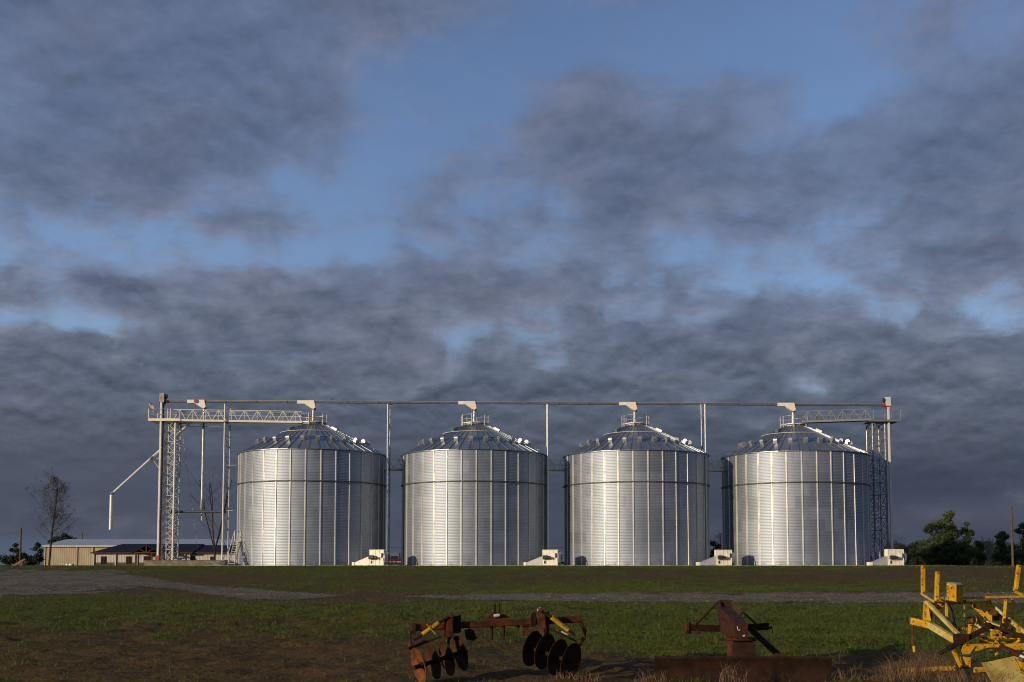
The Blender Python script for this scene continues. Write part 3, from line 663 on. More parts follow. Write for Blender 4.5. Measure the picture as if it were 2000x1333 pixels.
# ------------------------------------------------------------------ spouts on the left
s0 = P(381, 818, 110.4); s1 = P(218, 966, 107.6); s2 = P(213.5, 1035, 107.6); s2.x = s1.x; 
r_ = thing('grain_spout', 'long pale pipe slanting down left from the walkway, then dropping straight', 'spout', s2)
MB().tube(s0, s1, 0.135, 14).build('sloping_pipe', M['galv_bright'], r_, smooth='auto')
MB().tube(s1 + Vector((0,0,-.05)), s2, 0.165, 14).build('drop_pipe', M['galv_bright'], r_, smooth='auto')
MB().path([s1.lerp(s0, .02), s1 + Vector((-.03, 0, .03)), s1 + Vector((0,0,-.25))], 0.18, 12).build('elbow', M['galv_dark'], r_)
k_ = s1.lerp(s0, .47); d_ = (s0-s1).normalized(); MB().tube(k_ - d_*.18, k_ + d_*.18, 0.18, 12).build('coupling', M['galv_dark'], r_)
b = MB(); q_ = Vector((pL.x, 109.2, k_.z)); b.beam(k_, q_, .05); b.beam(k_, q_ + Vector((.05, 0, -1.5)), .06); b.build('stay', M['galv_bright'], r_)
v0 = P(398.5, 800, 110.8); r_ = thing('grain_spout', 'vertical pale pipe with dark flared end hanging below the walkway', 'spout', (v0.x, v0.y, 6))
zz1 = zat(975, 110.8); zz2 = zat(992, 110.8); zz3 = zat(999, 110.8); zz4 = zat(1017, 110.8); V = lambda z_: Vector((v0.x, v0.y, z_))
MB().tube(V(ZC-.8), V(zz1), 0.135, 14).build('pipe', M['galv'], r_, smooth='auto')
MB().lathe([(.14, 0), (.17, -.15), (.17, -.6), (.24, -.68), (.24, -.78), (.10, -1.15), (.08, -1.3)], 16, V(zz1)).build('flared_end', M['galv_dark'], r_, smooth='auto')
MB().tube(V(zz3), V(zz4), 0.075, 12).build('hose', M['yel_tube'], r_, smooth='auto')
p, q_ = P(337, 1000, 109.8), P(441, 1000, 109.8); q_.z = p.z
r_ = thing('cross_pipe', 'dark horizontal pipe from the far left tower to the leftmost lattice column', 'pipe', p)
MB().tube(p, q_, 0.12, 12).build('pipe', M['ringdark'], r_, smooth='auto'); MB().tube(p-Vector((.1,0,0)), p+Vector((.15,0,0)), .17, 12).build('flange', M['ringdark'], r_)
b = MB(); b.beam(P(352, 828, 110.5), P(434, 828.5, 110.5), .04).beam(P(352, 833.5, 110.5), P(434, 834, 110.5), .04).beam(P(388, 828, 110.5), P(404, 833.5, 110.5), .04)
tag(b.build('stay_frame', M['galv_dark']), 'thin horizontal stay bars under the left walkway, around the vertical spout', 'stay bars')
b = MB(); b.tube(P(303, 826, 109.5), P(222, 964, 107.6), .014, 5); tag(b.build('guy_wire', M['galv_dark']), 'thin wire from the left platform down to the bend of the slanting spout', 'wire', 'thin guy wires')
b = MB(); b.tube(P(354, 828, 110.8), P(388, 1088, 110.8), .014, 5); tag(b.build('guy_wire', M['galv_dark']), 'thin wire falling from the walkway between the left tower and vertical spout', 'wire', 'thin guy wires')
for zz_, lb in ((909, 'upper thin tie rod from the leftmost column to the left-hand bin'), (997.5, 'lower thin tie rod from the leftmost column to the left-hand bin')):
    p = P(444, zz_-18 if zz_ < 950 else zz_, 110.5); q_ = P(466, zz_, 110.5); q_.z = p.z = P(450, zz_, 110.5).z
    tag(MB().beam(p, q_, .05).build('tie_rod', M['galv']), lb, 'tie rod')

# flag on the left platform
fp0 = P(308, 806, 109.2); fp1 = P(291, 779.5, 109.2); r_ = thing('flag', 'small worn striped flag with blue canton flying from the left platform rail', 'flag', fp0)
MB().tube(fp0, fp1, 0.02, 6).build('flag_pole', M['galv_dark'], r_)
b = MB(); hoist = fp0.lerp(fp1, 1.0); n1, n2 = 26, 13
h0 = fp1; hv = (fp0 - fp1)*0.62
def fpnt(i, j):                          # i along the fly (hanging down), j across the stripes along the pole
    s_, t_ = i/n1, j/n2
    return h0 + hv*t_*(1-.25*s_) + Vector((0.10*s_ + .05*math.sin(s_*7+t_*2), .06*math.sin(s_*9 + t_*4), -0.85*s_))
for i in range(n1):
    for j in range(n2):
        b.cur = 2 if (i < 11 and j < 7) else (0 if j % 2 == 0 else 1)
        b.add([fpnt(i,j), fpnt(i+1,j), fpnt(i+1,j+1), fpnt(i,j+1)], [(0,1,2,3)])
b.cur = 1
for i in range(11):
    for j in range(9):
        if (i + j) % 2: continue
        p = fpnt(.6 + i*.95, .5 + j*.72) + Vector((0, -.006, 0)); b.add([p+Vector((.012,0,0)), p+Vector((0,0,.012)), p-Vector((.012,0,0)), p-Vector((0,0,.012))], [(0,1,2,3)])
b.build('flag_cloth', [M['flagred'], M['flagwhite'], M['flagblue']], r_)

# concrete block, stairs
p0 = P(281, 1100, 105.5); p1 = P(457, 1100, 105.5)
b = MB(); b.prism([(p0.x, 105.5, PADZ-.4), (p1.x-.9, 105.5, PADZ-.4), (p1.x-.9, 105.5, 1.85), (p1.x-1.6, 105.5, 2.04), (p0.x, 105.5, 2.04)], (0, 8.5, 0))
b.box((p0.x-.06, 105.44, 2.035), (p1.x-1.6, 105.5, 2.065))
tag(b.build('concrete_block', M['concrete']), 'low brown concrete block the far left tower stands on', 'concrete block')
def stairs(name, label, px, pyb, Z, n, wid, zb, mt):
    p = P(px, pyb, Z); r_ = thing(name, label, 'stairs', (p.x, Z, zb)); rise, run = .235, .22
    for k in range(n): MB().box((p.x, Z+k*run, zb+(k+1)*rise-.05), (p.x+wid, Z+k*run+.24, zb+(k+1)*rise)).build('tread', mt, r_)
    for s_ in (0, wid): MB().beam((p.x+s_, Z-.1, zb), (p.x+s_, Z+n*run, zb+n*rise), .05, .22).build('stringer', mt, r_)
    zt = zb + n*rise; MB().box((p.x-.1, Z+n*run, zt-.02), (p.x+wid+.1, Z+n*run+1.1, zt+.04)).build('landing', mt, r_)
    for s_ in (0, wid):
        b = MB(); b.beam((p.x+s_, Z, zb+rise+1.0), (p.x+s_, Z+n*run, zt+1.05), .045); b.beam((p.x+s_, Z+n*run, zt+1.05), (p.x+s_, Z+n*run+1.1, zt+1.05), .045)
        for yy_ in (Z+n*run+.02, Z+n*run+1.08): b.beam((p.x+s_, yy_, zt), (p.x+s_, yy_, zt+1.07), .06)
        b.beam((p.x+s_, Z+.05, zb), (p.x+s_, Z+.05, zb+rise+1.0), .05)
        b.build('handrail', M['galv_bright'], r_)
    return r_
stairs('steel_stairs', 'grey steel stairs climbing to a landing left of the left-hand bin', 445.5, 1104, 105.2, 10, .62, PADZ, M['galv'])
stairs('steel_stairs', 'small grey steel stairs between the right-hand bin and its tower', 1707.5, 1104, 109.5, 6, .6, PADZ, M['galv'])
p0 = P(408, 1103, 104.9); p1 = P(432, 1103, 104.9)
b = MB()
for k in range(4): b.beam(P(411+k*4.5, 1097, 105.2), P(424+k*3, 1107, 104.6), .05)
tag(b.build('steel_grating', M['galv_dark']), 'dark steel grating leaning on the concrete block beside the stairs', 'grating')

# ------------------------------------------------------------------ drying fans
def fan(px, Z, rot, label, sc=1.0, duct_m=None):
    p = P(px, 1104, Z); r_ = thing('bin_fan', label, 'fan', (p.x, Z, PADZ), 'aeration fans at the foot of the bins')
    W, Hh, D = 1.5*sc, 1.52*sc, .85; Rz = Matrix.Rotation(rot, 3, 'Z'); O = Vector((p.x, Z, PADZ))
    T = lambda x_, y_, z_: O + Rz @ Vector((x_, y_, z_))
    def bx(b, a, c):
        x0, y0, z0 = a; x1, y1, z1 = c; vs = [T(x0,y0,z0),T(x1,y0,z0),T(x1,y1,z0),T(x0,y1,z0),T(x0,y0,z1),T(x1,y0,z1),T(x1,y1,z1),T(x0,y1,z1)]
        return b.add(vs, [(0,3,2,1),(4,5,6,7),(0,1,5,4),(1,2,6,5),(2,3,7,6),(3,0,4,7)])
    b = bx(MB(), (-W/2, 0, .04), (W/2, D, Hh)); hs = b.build('housing', M['white'], r_)
    b = MB()
    for xx_ in (-W/2, -.12, .28, W/2-.03): bx(b, (xx_, -.025, .04), (xx_+.03, -.001, Hh))
    bx(b, (-W/2-.01, -.03, Hh-.03), (W/2+.01, D+.02, Hh+.015)); b.build('seam', M['white'], hs)
    b = bx(MB(), (-W/2+.12, -.035, .14), (-W/2+.42, -.002, .60)); b.build('access_door', M['white'], hs)
    b = bx(MB(), (-W/2+.18, -.045, .2), (-W/2+.36, -.036, .50)); b.build('air_inlet', M['black'], hs)
    b = bx(MB(), (W/2-.5, -.14, .80), (W/2-.22, -.002, 1.18)); cb = b.build('control_box', M['white'], r_)
    bx(MB(), (W/2-.22, -.12, .8), (W/2-.12, -.002, 1.2)).build('switch', M['black'], r_)
    b = MB(); b.tube(T(-W/2+.10, -.24, .80), T(-W/2+.58, -.24, .80), .2, 16); b.tube(T(-W/2+.58, -.24, .80), T(-W/2+.86, -.24, .78), .13, 12); b.build('motor', M['motor'], r_, smooth='auto')
    b = MB(); b.path([T(-W/2+.8, -.2, .75), T(-W/2+.95, -.22, .6), T(W/2-.45, -.2, .62), T(W/2-.3, -.1, .82)], .025, 6); b.build('cable', M['black'], r_)
    # transition duct tapering down to the bin wall on the left, round inlet cone on the right
    x0, x1 = -W/2-.02, -W/2 - 1.55
    poly = [T(x0, .08, .04), T(x0, .08, .92), T(x1, .10, .32), T(x1, .10, .04)]
    b = MB(); b.prism(poly, Rz @ Vector((0, D-.16, 0))); d_ = b.build('transition_duct', duct_m or M['white'], r_)
    bx(MB(), (x1-.28, .04, .03), (x1, D-.02, .36)).build('duct_flange', M['white'], d_)
    b = MB(); mt = Rz @ Matrix.Rotation(R(90), 3, 'Y'); b.lathe([(.62, 0), (.60, .18), (.40, .34), (.36, .34)], 20, T(W/2, D/2, .78), mt.to_4x4(), cap=False).build('inlet_cone', M['hood'], r_, smooth='auto')
shade_duct = mat('shade-grey duct', (0.42, 0.43, 0.43), (0.35, 0.36, 0.37), 3, 0.5, 0.3)  # darker grey puts the shade on these ducts into their colour
fan(735, 105.1, R(-16), 'white fan with peach sunlit duct at the foot of the left-hand bin')
fan(1074, 105.7, R(-12), 'white fan with shade-grey duct at the foot of the second bin', duct_m=shade_duct)
fan(1414.5, 106.25, R(3), 'white fan with shade-grey duct at the foot of the third bin', duct_m=shade_duct)
fan(1750.5, 106.7, R(6), 'white boxy fan right of the right-hand bin, standing clear against the trees', sc=1.05, duct_m=shade_duct)

# ------------------------------------------------------------------ left buildings
def warehouse():
    Z = 230; zg = PADZ - .1; a = P(87, 1100, Z).x; c = P(470, 1100, Z).x; ze = zat(1066, Z); zr = zat(1054.5, Z + 12)
    r_ = thing('warehouse', 'long tan metal warehouse with pale roof at the far left', 'building', (a, Z, zg))
    b = MB(); D = 24
    b.prism([(a, Z, zg), (a, Z, ze), (a, Z+D/2, zr-.08), (a, Z+D, ze), (a, Z+D, zg)], (c-a, 0, 0)).build('wall', M['tan'], r_)
    b = MB()
    for s_ in (0, 1):
        y0 = Z - .4 if s_ == 0 else Z + D + .4
        b.prism([(a-.4, y0, ze-.08), (c+.4, y0, ze-.08), (c+.4, Z+D/2, zr), (a-.4, Z+D/2, zr)], (0, 0, .12))
    b.build('roof', M['roofwhite'], r_)
    MB().box((a-.4, Z-.5, ze-.3), (c+.4, Z-.4, ze+.05)).build('gutter', M['offwhite'], r_)
    for px in (87.5, 95, 150, 181): 
        x_ = P(px, 1100, Z).x; MB().box((x_-.12, Z-.16, zg), (x_+.12, Z-.01, ze-.3)).build('downspout', M['tan'], r_)
def office():
    Z = 185; zg = PADZ - .1; X = lambda px, z_=Z: P(px, 1100, z_).x; ze = zat(1080, Z); zr = zat(1062.8, Z+7); zr2 = zat(1065, Z+6)
    a, c, e = X(184), X(371), X(458); D = 14
    r_ = thing('office_building', 'low white office with navy hipped roof and timber entry gable, left of the tower', 'building', (a, Z, zg))
    zs = zat(1099, Z)
    b = MB(); b.box((a, Z, zs), (c, Z+D, ze)); b.box((c, Z+.6, zs), (e, Z+D-.6, ze)); b.build('wall', M['offwhite'], r_)
    b = MB(); b.box((a-.05, Z-.05, zg), (c+.05, Z+D, zs)); b.box((c, Z+.55, zg), (e, Z+D-.6, zs)); b.build('stone_base', M['stone'], r_)
    b = MB(); ov = .55
    xr0 = a + 2.2
    b.add([(a-ov, Z-ov, ze), (c+ov, Z-ov, ze), (c+ov-.3, Z+D/2, zr), (xr0, Z+D/2, zr), (a-ov, Z+D+ov, ze), (c+ov, Z+D+ov, ze)],
          [(0,1,2,3), (0,3,4), (3,2,5,4), (1,5,2), (0,4,5,1)])
    b.add([(c-3, Z+.1, ze), (e+ov, Z+.1, ze), (e+ov, Z+D/2, zr2), (c-3, Z+D/2, zr2), (e+ov, Z+D-.1, ze), (c-3, Z+D-.1, ze)], [(0,1,2,3), (3,2,4,5), (1,4,2), (0,5,4,1)])
    b.build('roof', M['roofnavy'], r_)
    b = MB(); b.box((a-ov, Z-ov-.08, ze-.14), (c+ov, Z-ov, ze+.04)); b.box((c, Z+.02, ze-.14), (e+ov, Z+.1, ze+.04)); b.build('fascia', M['timber'], r_)
    # entry gable with open timber truss
    g0, g1 = X(262, Z-3), X(308, Z-3); gm = (g0+g1)/2; gz = zat(1066, Z-3); zp = zat(1080, Z-3)
    b = MB(); b.prism([(g0-.4, Z-3.2, zp-.05), (gm, Z-3.2, gz), (gm, Z-3.2, gz+.18), (g0-.6, Z-3.2, zp+.1)], (0, 8, 0)); b.prism([(g1+.4, Z-3.2, zp-.05), (g1+.6, Z-3.2, zp+.1), (gm, Z-3.2, gz+.18), (gm, Z-3.2, gz)], (0, 8, 0)); gb = b.build('entry_gable', M['roofnavy'], r_)
    b = MB(); b.beam((g0, Z-3, zp), (g1, Z-3, zp), .2); b.beam((gm, Z-3, zp), (gm, Z-3, gz-.1), .16)
    for s_ in (-1, 1): b.beam((gm, Z-3, zp), (gm+s_*1.1, Z-3, (zp+gz)/2+.05), .14)
    b.build('gable_truss', M['timber'], gb)
    for px in (265, 296): x_ = X(px, Z-3); MB().box((x_-.13, Z-3.1, zg), (x_+.13, Z-2.85, zp)).build('timber_post', M['timber'], r_)
    for (x0, x1, y0, y1, zq) in ((198, 207, 1088, 1102, Z), (247, 256, 1088, 1102, Z), (281.5, 296, 1087.5, 1101, Z), (330, 338, 1088, 1099, Z), (372.5, 380, 1088.3, 1093.5, Z+.6), (411.5, 419, 1088.3, 1093.5, Z+.6)):
        A = P(x0, y1, zq); B = P(x1, y0, zq); A.z = max(A.z, zg+.3)
        w = MB().box((A.x-.08, zq-.09, A.z-.08), (B.x+.08, zq-.03, B.z+.08)).build('window', M['timber'], r_)
        MB().box((A.x, zq-.12, A.z), (B.x, zq-.091, B.z)).build('pane', M['glass'], w)
        MB().box(((A.x+B.x)/2-.02, zq-.14, A.z), ((A.x+B.x)/2+.02, zq-.121, B.z)).build('mullion', M['timber'], w)
    for px in (183.5, 226, 268, 361): x_ = X(px); MB().box((x_-.1, Z-.2, zg), (x_+.1, Z-.051, ze-.14)).build('downspout', M['offwhite'], r_)
warehouse(); office()

def utility_pole(px, pyt, Z, label, r=.14, arm=False, mt=None):
    p = P(px, 1104, Z); zt = zat(pyt, Z); r_ = thing('utility_pole', label, 'utility pole', (p.x, Z, PADZ-.1), 'wooden utility poles')
    MB().tube((p.x, Z, PADZ-.3), (p.x, Z, zt), r, 10, r*.75).build('pole', mt or M['pole'], r_, smooth='auto')
    b = MB(); b.tube((p.x+.15, Z-.1, zt-1.3), (p.x+.15, Z-.1, zt-1.0), .05, 8)
    if arm: b.beam((p.x-1.1, Z, zt-.5), (p.x+1.1, Z, zt-.5), .1); [b.tube((p.x+s_, Z, zt-.45), (p.x+s_, Z, zt-.25), .04, 6) for s_ in (-1, 1)]
    b.build('crossarm' if arm else 'bracket', mt or M['pole'], r_)
    return Vector((p.x, Z, zt))
t1 = utility_pole(39, 1032, 150, 'dark wooden utility pole beside the yellow auger at far left')
utility_pole(159, 1041, 262, 'short dark pole rising behind the warehouse roof', arm=True)
t3 = utility_pole(1978.5, 991, 112, 'tall brown wooden utility pole at the right edge', r=.13)
def wire(name, label, a, c, sag=.8, r=.016):
    pts = [Vector(a).lerp(Vector(c), k/14) - Vector((0, 0, sag*4*(k/14)*(1-k/14))) for k in range(15)]
    tag(MB().path(pts, r, 5).build(name, M['black']), label, 'wire', 'power lines')
wire('power_line', 'power line running off left from the dark pole at far left', t1 - Vector((0,0,.5)), P(-160, 1035, 150))
wire('power_line', 'power line hanging low across the gaps between the bins', P(470, 1058, 190), P(1395, 1058, 190), 1.2, .03)

# ------------------------------------------------------------------ trees
def crown_leaves(name, clumps, size, dens, m, parent, flat=0.8):
    Bs, Ts, Ss, tn = [], [], [], []
    for (c, r) in clumps:
        n = int(dens * r**2.2) + 8
        d = rs.normal(size=(n, 3)); d /= np.linalg.norm(d, axis=1)[:, None]; rr = r*(0.25 + 1.05*rs.rand(n)**0.8)
        lump = 1 + 0.35*np.sin(d[:, 0]*5 + c[0]) * np.cos(d[:, 2]*6 + c[1])
        p = np.array(c) + d*(rr*lump)[:, None]*np.array([1, 1, flat])
        a = rs.normal(size=(n, 3)); a /= np.linalg.norm(a, axis=1)[:, None]; b_ = np.cross(a, rs.normal(size=(n, 3))); b_ /= np.linalg.norm(b_, axis=1)[:, None]
        s_ = size*(0.6 + 0.8*rs.rand(n))[:, None]
        Bs.append(p - a*s_*.6); Ts.append(p + a*s_); Ss.append(b_*s_*.5); tn.append(np.clip(0.45 + .5*(rs.rand(n)-.5) + .25*d[:, 2] + .15*rs.normal(), 0, 1))  # lighter tint on upper leaves puts light from above into their colour
    o = tri_cloud(name, np.concatenate(Bs) - np.array(wloc(parent)), np.concatenate(Ts) - np.array(wloc(parent)), np.concatenate(Ss), np.concatenate(tn), m); o.parent = parent; return o
def leafy(name, label, px, Z, blobs, size, dens, m, group, zg=PADZ-.1, spread=1.0):
    u = Z/F; base = P(px, 1104, Z); base.z = zg; r_ = thing(name, label, 'tree', base, group)
    cl = []
    for (bx_, by_, br) in blobs:
        for _ in range(3):
            p = P(bx_ + random.uniform(-.35, .35)*br, by_ + random.uniform(-.3, .3)*br, Z + random.uniform(-1, 1)*br*u*spread); cl.append((tuple(p), br*u*random.uniform(.55, .85)))
    b = MB(); top = P(px, min(q[1] for q in blobs), Z); 
    b.path([base, base.lerp(top, .35) + Vector((.1, 0, 0)), base.lerp(top, .8)], max(.10, .012*(top.z-base.z)*2), 7, .04)
    for (c, r) in cl[::3]: b.path([base.lerp(top, .12 + .3*random.random()), Vector(c)], .05, 5, .02)
    b.build('trunk', M['bark'], r_); crown_leaves('crown', cl, size, dens, m, r_); return r_
leafy('broadleaf_tree', 'large dark green broadleaf tree with upright lobes, right of the right-hand fan', 1848, 152,
      [(1822,1030,13),(1835,1024,12),(1815,1036,9),(1852,1008,9),(1858,1003,8),(1848,1018,9),(1856,1030,12),(1862,1044,12),(1889,1024,6),(1884,1034,6),(1876,1042,8),(1896,1043,8),(1890,1055,12),(1838,1055,17),(1828,1068,18),(1850,1075,20),(1872,1072,18),(1890,1080,15),(1812,1082,14),(1850,1090,20),(1880,1092,17),(1822,1092,14)],
      .14, 1500, M['leaf'], 'trees along the right skyline')
RT = [(1758, 165, [(1757,1072,7),(1765,1082,11),(1752,1086,8),(1768,1092,10)], 'low bushy tree just right of the right-hand fan'),
      (1782, 170, [(1780,1068,7),(1788,1062,6),(1778,1082,11),(1792,1085,11),(1785,1095,10)], 'bushy tree with small top tuft, left of the large broadleaf tree'),
      (1806, 160, [(1806,1060,7),(1812,1056,5),(1804,1074,9),(1810,1088,12)], 'narrow tree pressed against the left side of the large broadleaf tree'),
      (1912, 160, [(1908,1062,9),(1916,1070,10),(1905,1080,12),(1918,1088,13)], 'round bush between the large broadleaf tree and the dead trunk'),
      (1926, 175, [(1922,1062,8),(1930,1066,9),(1938,1076,10),(1925,1088,12),(1940,1092,12)], 'dark bush right behind the dead grey trunk'),
      (1956, 145, [(1957,1042,7),(1950,1048,8),(1963,1050,8),(1955,1062,13),(1962,1076,13),(1950,1086,13),(1968,1092,12)], 'rounded green tree between the dead trunk and the tall pole'),
      (1996, 140, [(1998,1030,9),(1990,1038,7),(2006,1042,10),(2010,1056,12),(1992,1084,9),(2004,1090,14)], 'open-crowned tree cut by the right edge of the picture'),
      (1982, 165, [(1978,1070,8),(1985,1082,11),(1975,1094,10)], 'low dark bush behind the foot of the tall pole')]
for (px, Z, bl, lb) in RT: leafy('broadleaf_tree', lb, px, Z, bl, .15, 800, M['leaf'] if Z < 165 else M['leaf_dark'], 'trees along the right skyline')
leafy('broadleaf_tree', 'dark tree seen in the gap between the third and right-hand bins', 1397, 150, [(1393,1062,6),(1401,1068,6),(1396,1078,8),(1392,1090,8),(1403,1090,7)], .2, 500, M['leaf_dark'], 'trees along the right skyline')
LT = [(12, 240, [(6,1092,9),(16,1096,9),(-4,1090,10),(28,1097,7)], 'low dark tree at the left picture edge'),
      (34, 185, [(30,1066,5),(24,1076,5),(33,1078,7),(38,1086,8),(28,1090,9),(44,1092,9)], 'dark tiered tree behind the leftmost utility pole'),
      (56, 200, [(52,1088,7),(60,1092,7),(56,1098,9),(66,1098,8)], 'low dark bush left of the warehouse'),
      (76, 185, [(74,1066,6),(68,1072,5),(80,1076,6),(74,1086,8),(80,1094,8),(70,1096,8)], 'dark tree touching the left wall of the warehouse'),
      (124, 262, [(124,1048,8),(116,1054,9),(134,1052,8),(142,1056,8),(108,1060,10),(98,1062,8),(126,1062,14)], 'dark domed tree rising behind the warehouse roof')]
for (px, Z, bl, lb) in LT: leafy('conifer_tree', lb, px, Z, bl, .26, 260, M['leaf_dark'], 'dark trees along the left skyline')
# filler wood along the right horizon
cl = []
for k in range(240):
    px = 1745 + random.random()*290; cl.append((tuple(P(px, 1095 + random.uniform(-21, 9), 190)), random.uniform(.8, 1.6)))
wd = thing('woodland', None, None, P(1880, 1104, 190)); o = crown_leaves('distant_wood', cl, .20, 260, M['leaf_dark'], wd)
bpy.data.objects.remove(wd); o.parent = None; o.location = P(1880, 1104, 190); tag(o, 'continuous dark scrub closing the horizon behind the right-hand trees', 'woodland', kind='stuff')

def wob(rnd, lv): return rnd.uniform(-.12,.12) if lv else rnd.uniform(-.035,.035)
def branchy(name, label, px, pyt, Z, spread, m, leaves=None, group=None, forks=5, lean=.0, mult=False, seed=1, r0=.09, zg=PADZ-.05, depth=4):
    rnd = random.Random(seed); base = P(px, 1104, Z); base.z = zg; top = zat(pyt, Z); Hh = top - zg; r_ = thing(name, label, 'tree', base, group)
    b = MB(); tips = []
    def grow(p, d, L, r, lv):
        n = 4; pts = [p]; q = Vector(p); dd = Vector(d)
        for i in range(n):
            dd = (dd + Vector((wob(rnd, lv), wob(rnd, lv), .05 if lv else 0))).normalized(); q = q + dd*(L/n); pts.append(q.copy())
        b.path(pts, r, 6 if lv < 2 else 4, r*.55)
        if lv >= 2: tips.extend(pts[1:])
        if lv >= depth: return
        for i in range(forks if lv else (forks*6 if not mult else forks)):
            t_ = rnd.uniform(.25 if lv else .24, 1.0); k = min(n-1, int(t_*n)); s_ = pts[k].lerp(pts[k+1], t_*n-k)
            a = rnd.uniform(0, math.tau); o_ = Vector((math.cos(a), math.sin(a), 0)); up = rnd.uniform(.6, 1.3) / spread
            ll = L*(rnd.uniform(.28, .45) if lv else rnd.uniform(.16, .30)*(1.25 - .75*t_)*1.6)
            grow(s_, (o_ + Vector((0,0,up))).normalized(), ll, r*(1-t_*.6)*(.42 if mult else .25), lv+1)
    if mult:
        for i in range(5):
            a = R([-95, -30, 40, 120, 200][i]); grow(base + Vector((0,0,Hh*.18)), Vector((math.cos(a)*.22*spread, math.sin(a)*.2, 1)).normalized(), Hh*rnd.uniform(.68, .84), r0*.55, 1)
        b.path([base, base + Vector((0,0,Hh*.19))], r0, 8, r0*.8)
    else: grow(base, Vector((lean, 0, 1)), Hh, r0, 0)
    b.build('trunk', m, r_)
    if leaves:
        pts = np.array([tuple(q) for q in tips]); idx = rs.randint(0, len(pts), leaves[0]); p = pts[idx] + rs.normal(size=(leaves[0], 3))*.15
        a = rs.normal(size=(leaves[0], 3)); a /= np.linalg.norm(a, axis=1)[:, None]; c = np.cross(a, rs.normal(size=(leaves[0], 3))); c /= np.linalg.norm(c, axis=1)[:, None]
        s_ = leaves[1]; o0 = np.array(wloc(r_)); o = tri_cloud('crown', p - a*s_ - o0, p + a*s_ - o0, c*s_*.6, rs.rand(leaves[0]), leaves[2]); o.parent = r_
    return r_
branchy('young_tree', 'slender tree with sparse russet leaves in front of the warehouse', 96, 950, 125, 1.0, M['bark'], (4600, .055, M['leaf_brown']), seed=5, lean=.03, r0=.13)
branchy('bare_tree', 'leafless many-stemmed tree behind the column left of the bins', 419, 930, 122, 1.0, M['bark'], None, forks=6, mult=True, seed=9, r0=.13, depth=3)
branchy('dead_tree', 'pale grey dead trunk with bare limbs before the right-hand trees', 1932, 1046, 128, 1.0, M['deadwood'], None, forks=3, mult=True, seed=4, r0=.14, depth=2)
branchy('young_tree', 'reddish bare sapling beside the right-hand bin in the last gap', 1408, 1042, 140, .8, M['bark'], (300, .06, M['leaf_brown']), seed=12, r0=.06, depth=2)

# ------------------------------------------------------------------ small far objects
def vehicle():
    Z = 140; u = Z/F; a = P(756, 1104, Z).x; c = P(785, 1104, Z).x; zg = PADZ; r_ = thing('farm_truck', 'dark red truck with grey cab parked beyond the gap left of the second bin', 'truck', ((a+c)/2, Z, zg)); m_ = a + (c-a)*.43; w = .62
    MB().prism([(a, Z, zg+.32), (a, Z+5, zg+.32), (a, Z+5, zg+.85), (a, Z+.1, zg+.82), (a, Z, zg+.7)], (c-a, 0, 0)).build('body', M['darkred'], r_)
    MB().box((a+.05, Z+.15, zg+.12), (c-.05, Z+4.8, zg+.33)).build('undercarriage', M['black'], r_)
    MB().prism([(m_-w, Z+.9, zg+.8), (m_-w+.08, Z+1.1, zg+1.62), (m_+w-.08, Z+1.1, zg+1.62), (m_+w, Z+.9, zg+.8)], (0, 2, 0)).build('cab', M['vgrey'], r_)
    MB().prism([(m_-w+.12, Z+.86, zg+.84), (m_-w+.18, Z+1.0, zg+1.22), (m_+w-.18, Z+1.0, zg+1.22), (m_+w-.12, Z+.86, zg+.84)], (0, .04, 0)).build('rear_window', M['glass'], r_)
    for x0, x1 in ((a+.12, a+.55), (a+.72, a+1.05), (a+1.2, c-.1)): MB().box((x0, Z-.05, zg+.42), (x1, Z-.001, zg+.52)).build('bumper_stripe', M['carstripe'], r_)
    for x_ in (a+.05, c-.3):
        for y_ in (Z+.7, Z+4): MB().tube((x_, y_, zg+.3), (x_+.25, y_, zg+.3), .3, 16).build('wheel', M['black'], r_)
vehicle()
p = P(1098, 1104, 125); b = MB(); r_ = thing('grain_cart', 'small dark cart low in the gap between the second and third bins', 'cart', (p.x, 125, PADZ))
MB().prism([(p.x-.45, 125, PADZ+.22), (p.x+.35, 125, PADZ+.22), (p.x+.4, 125, PADZ+.42), (p.x-.5, 125, PADZ+.42)], (0, 1.2, 0)).build('tray', M['black'], r_)
for s_ in (-.3, .2): MB().tube((p.x+s_, 125.2, PADZ+.14), (p.x+s_+.1, 125.2, PADZ+.14), .14, 12).build('wheel', M['black'], r_)
r_ = thing('grain_auger', 'yellow auger tube leaning low beside the leftmost utility pole', 'auger', P(38, 1106, 140))
b = MB(); b.beam(P(25.5, 1106, 140), P(49, 1092.5, 140), .20, .24); b.build('tube', mat('dull orange auger paint', (0.30, 0.15, 0.03), (0.18, 0.09, 0.03), 3, 0.7), r_)
b = MB(); b.beam(P(38, 1099, 140), P(44, 1106, 140), .1).beam(P(46, 1094, 140), P(40, 1106, 140), .1); b.box(P(41, 1100, 139.9), P(46, 1106, 140.3)); b.build('undercarriage', M['ringdark'], r_)
for i, (px, w) in enumerate(((131.5, .2), (139.5, .34))):
    p = P(px, 1104, 150); r_ = MB().lathe([(.1, 0), (w, .02), (w, .16), (w*.8, .24), (.05, .26)], 14, (p.x, 150, PADZ)).build('feed_tub', M['white'], None, 'auto', origin=(p.x, 150, PADZ))
    tag(r_, ['small white tub on the ground before the warehouse wall, left of its wider twin', 'wider white tub on the ground before the warehouse wall'][i], 'tub', 'white tubs before the warehouse')

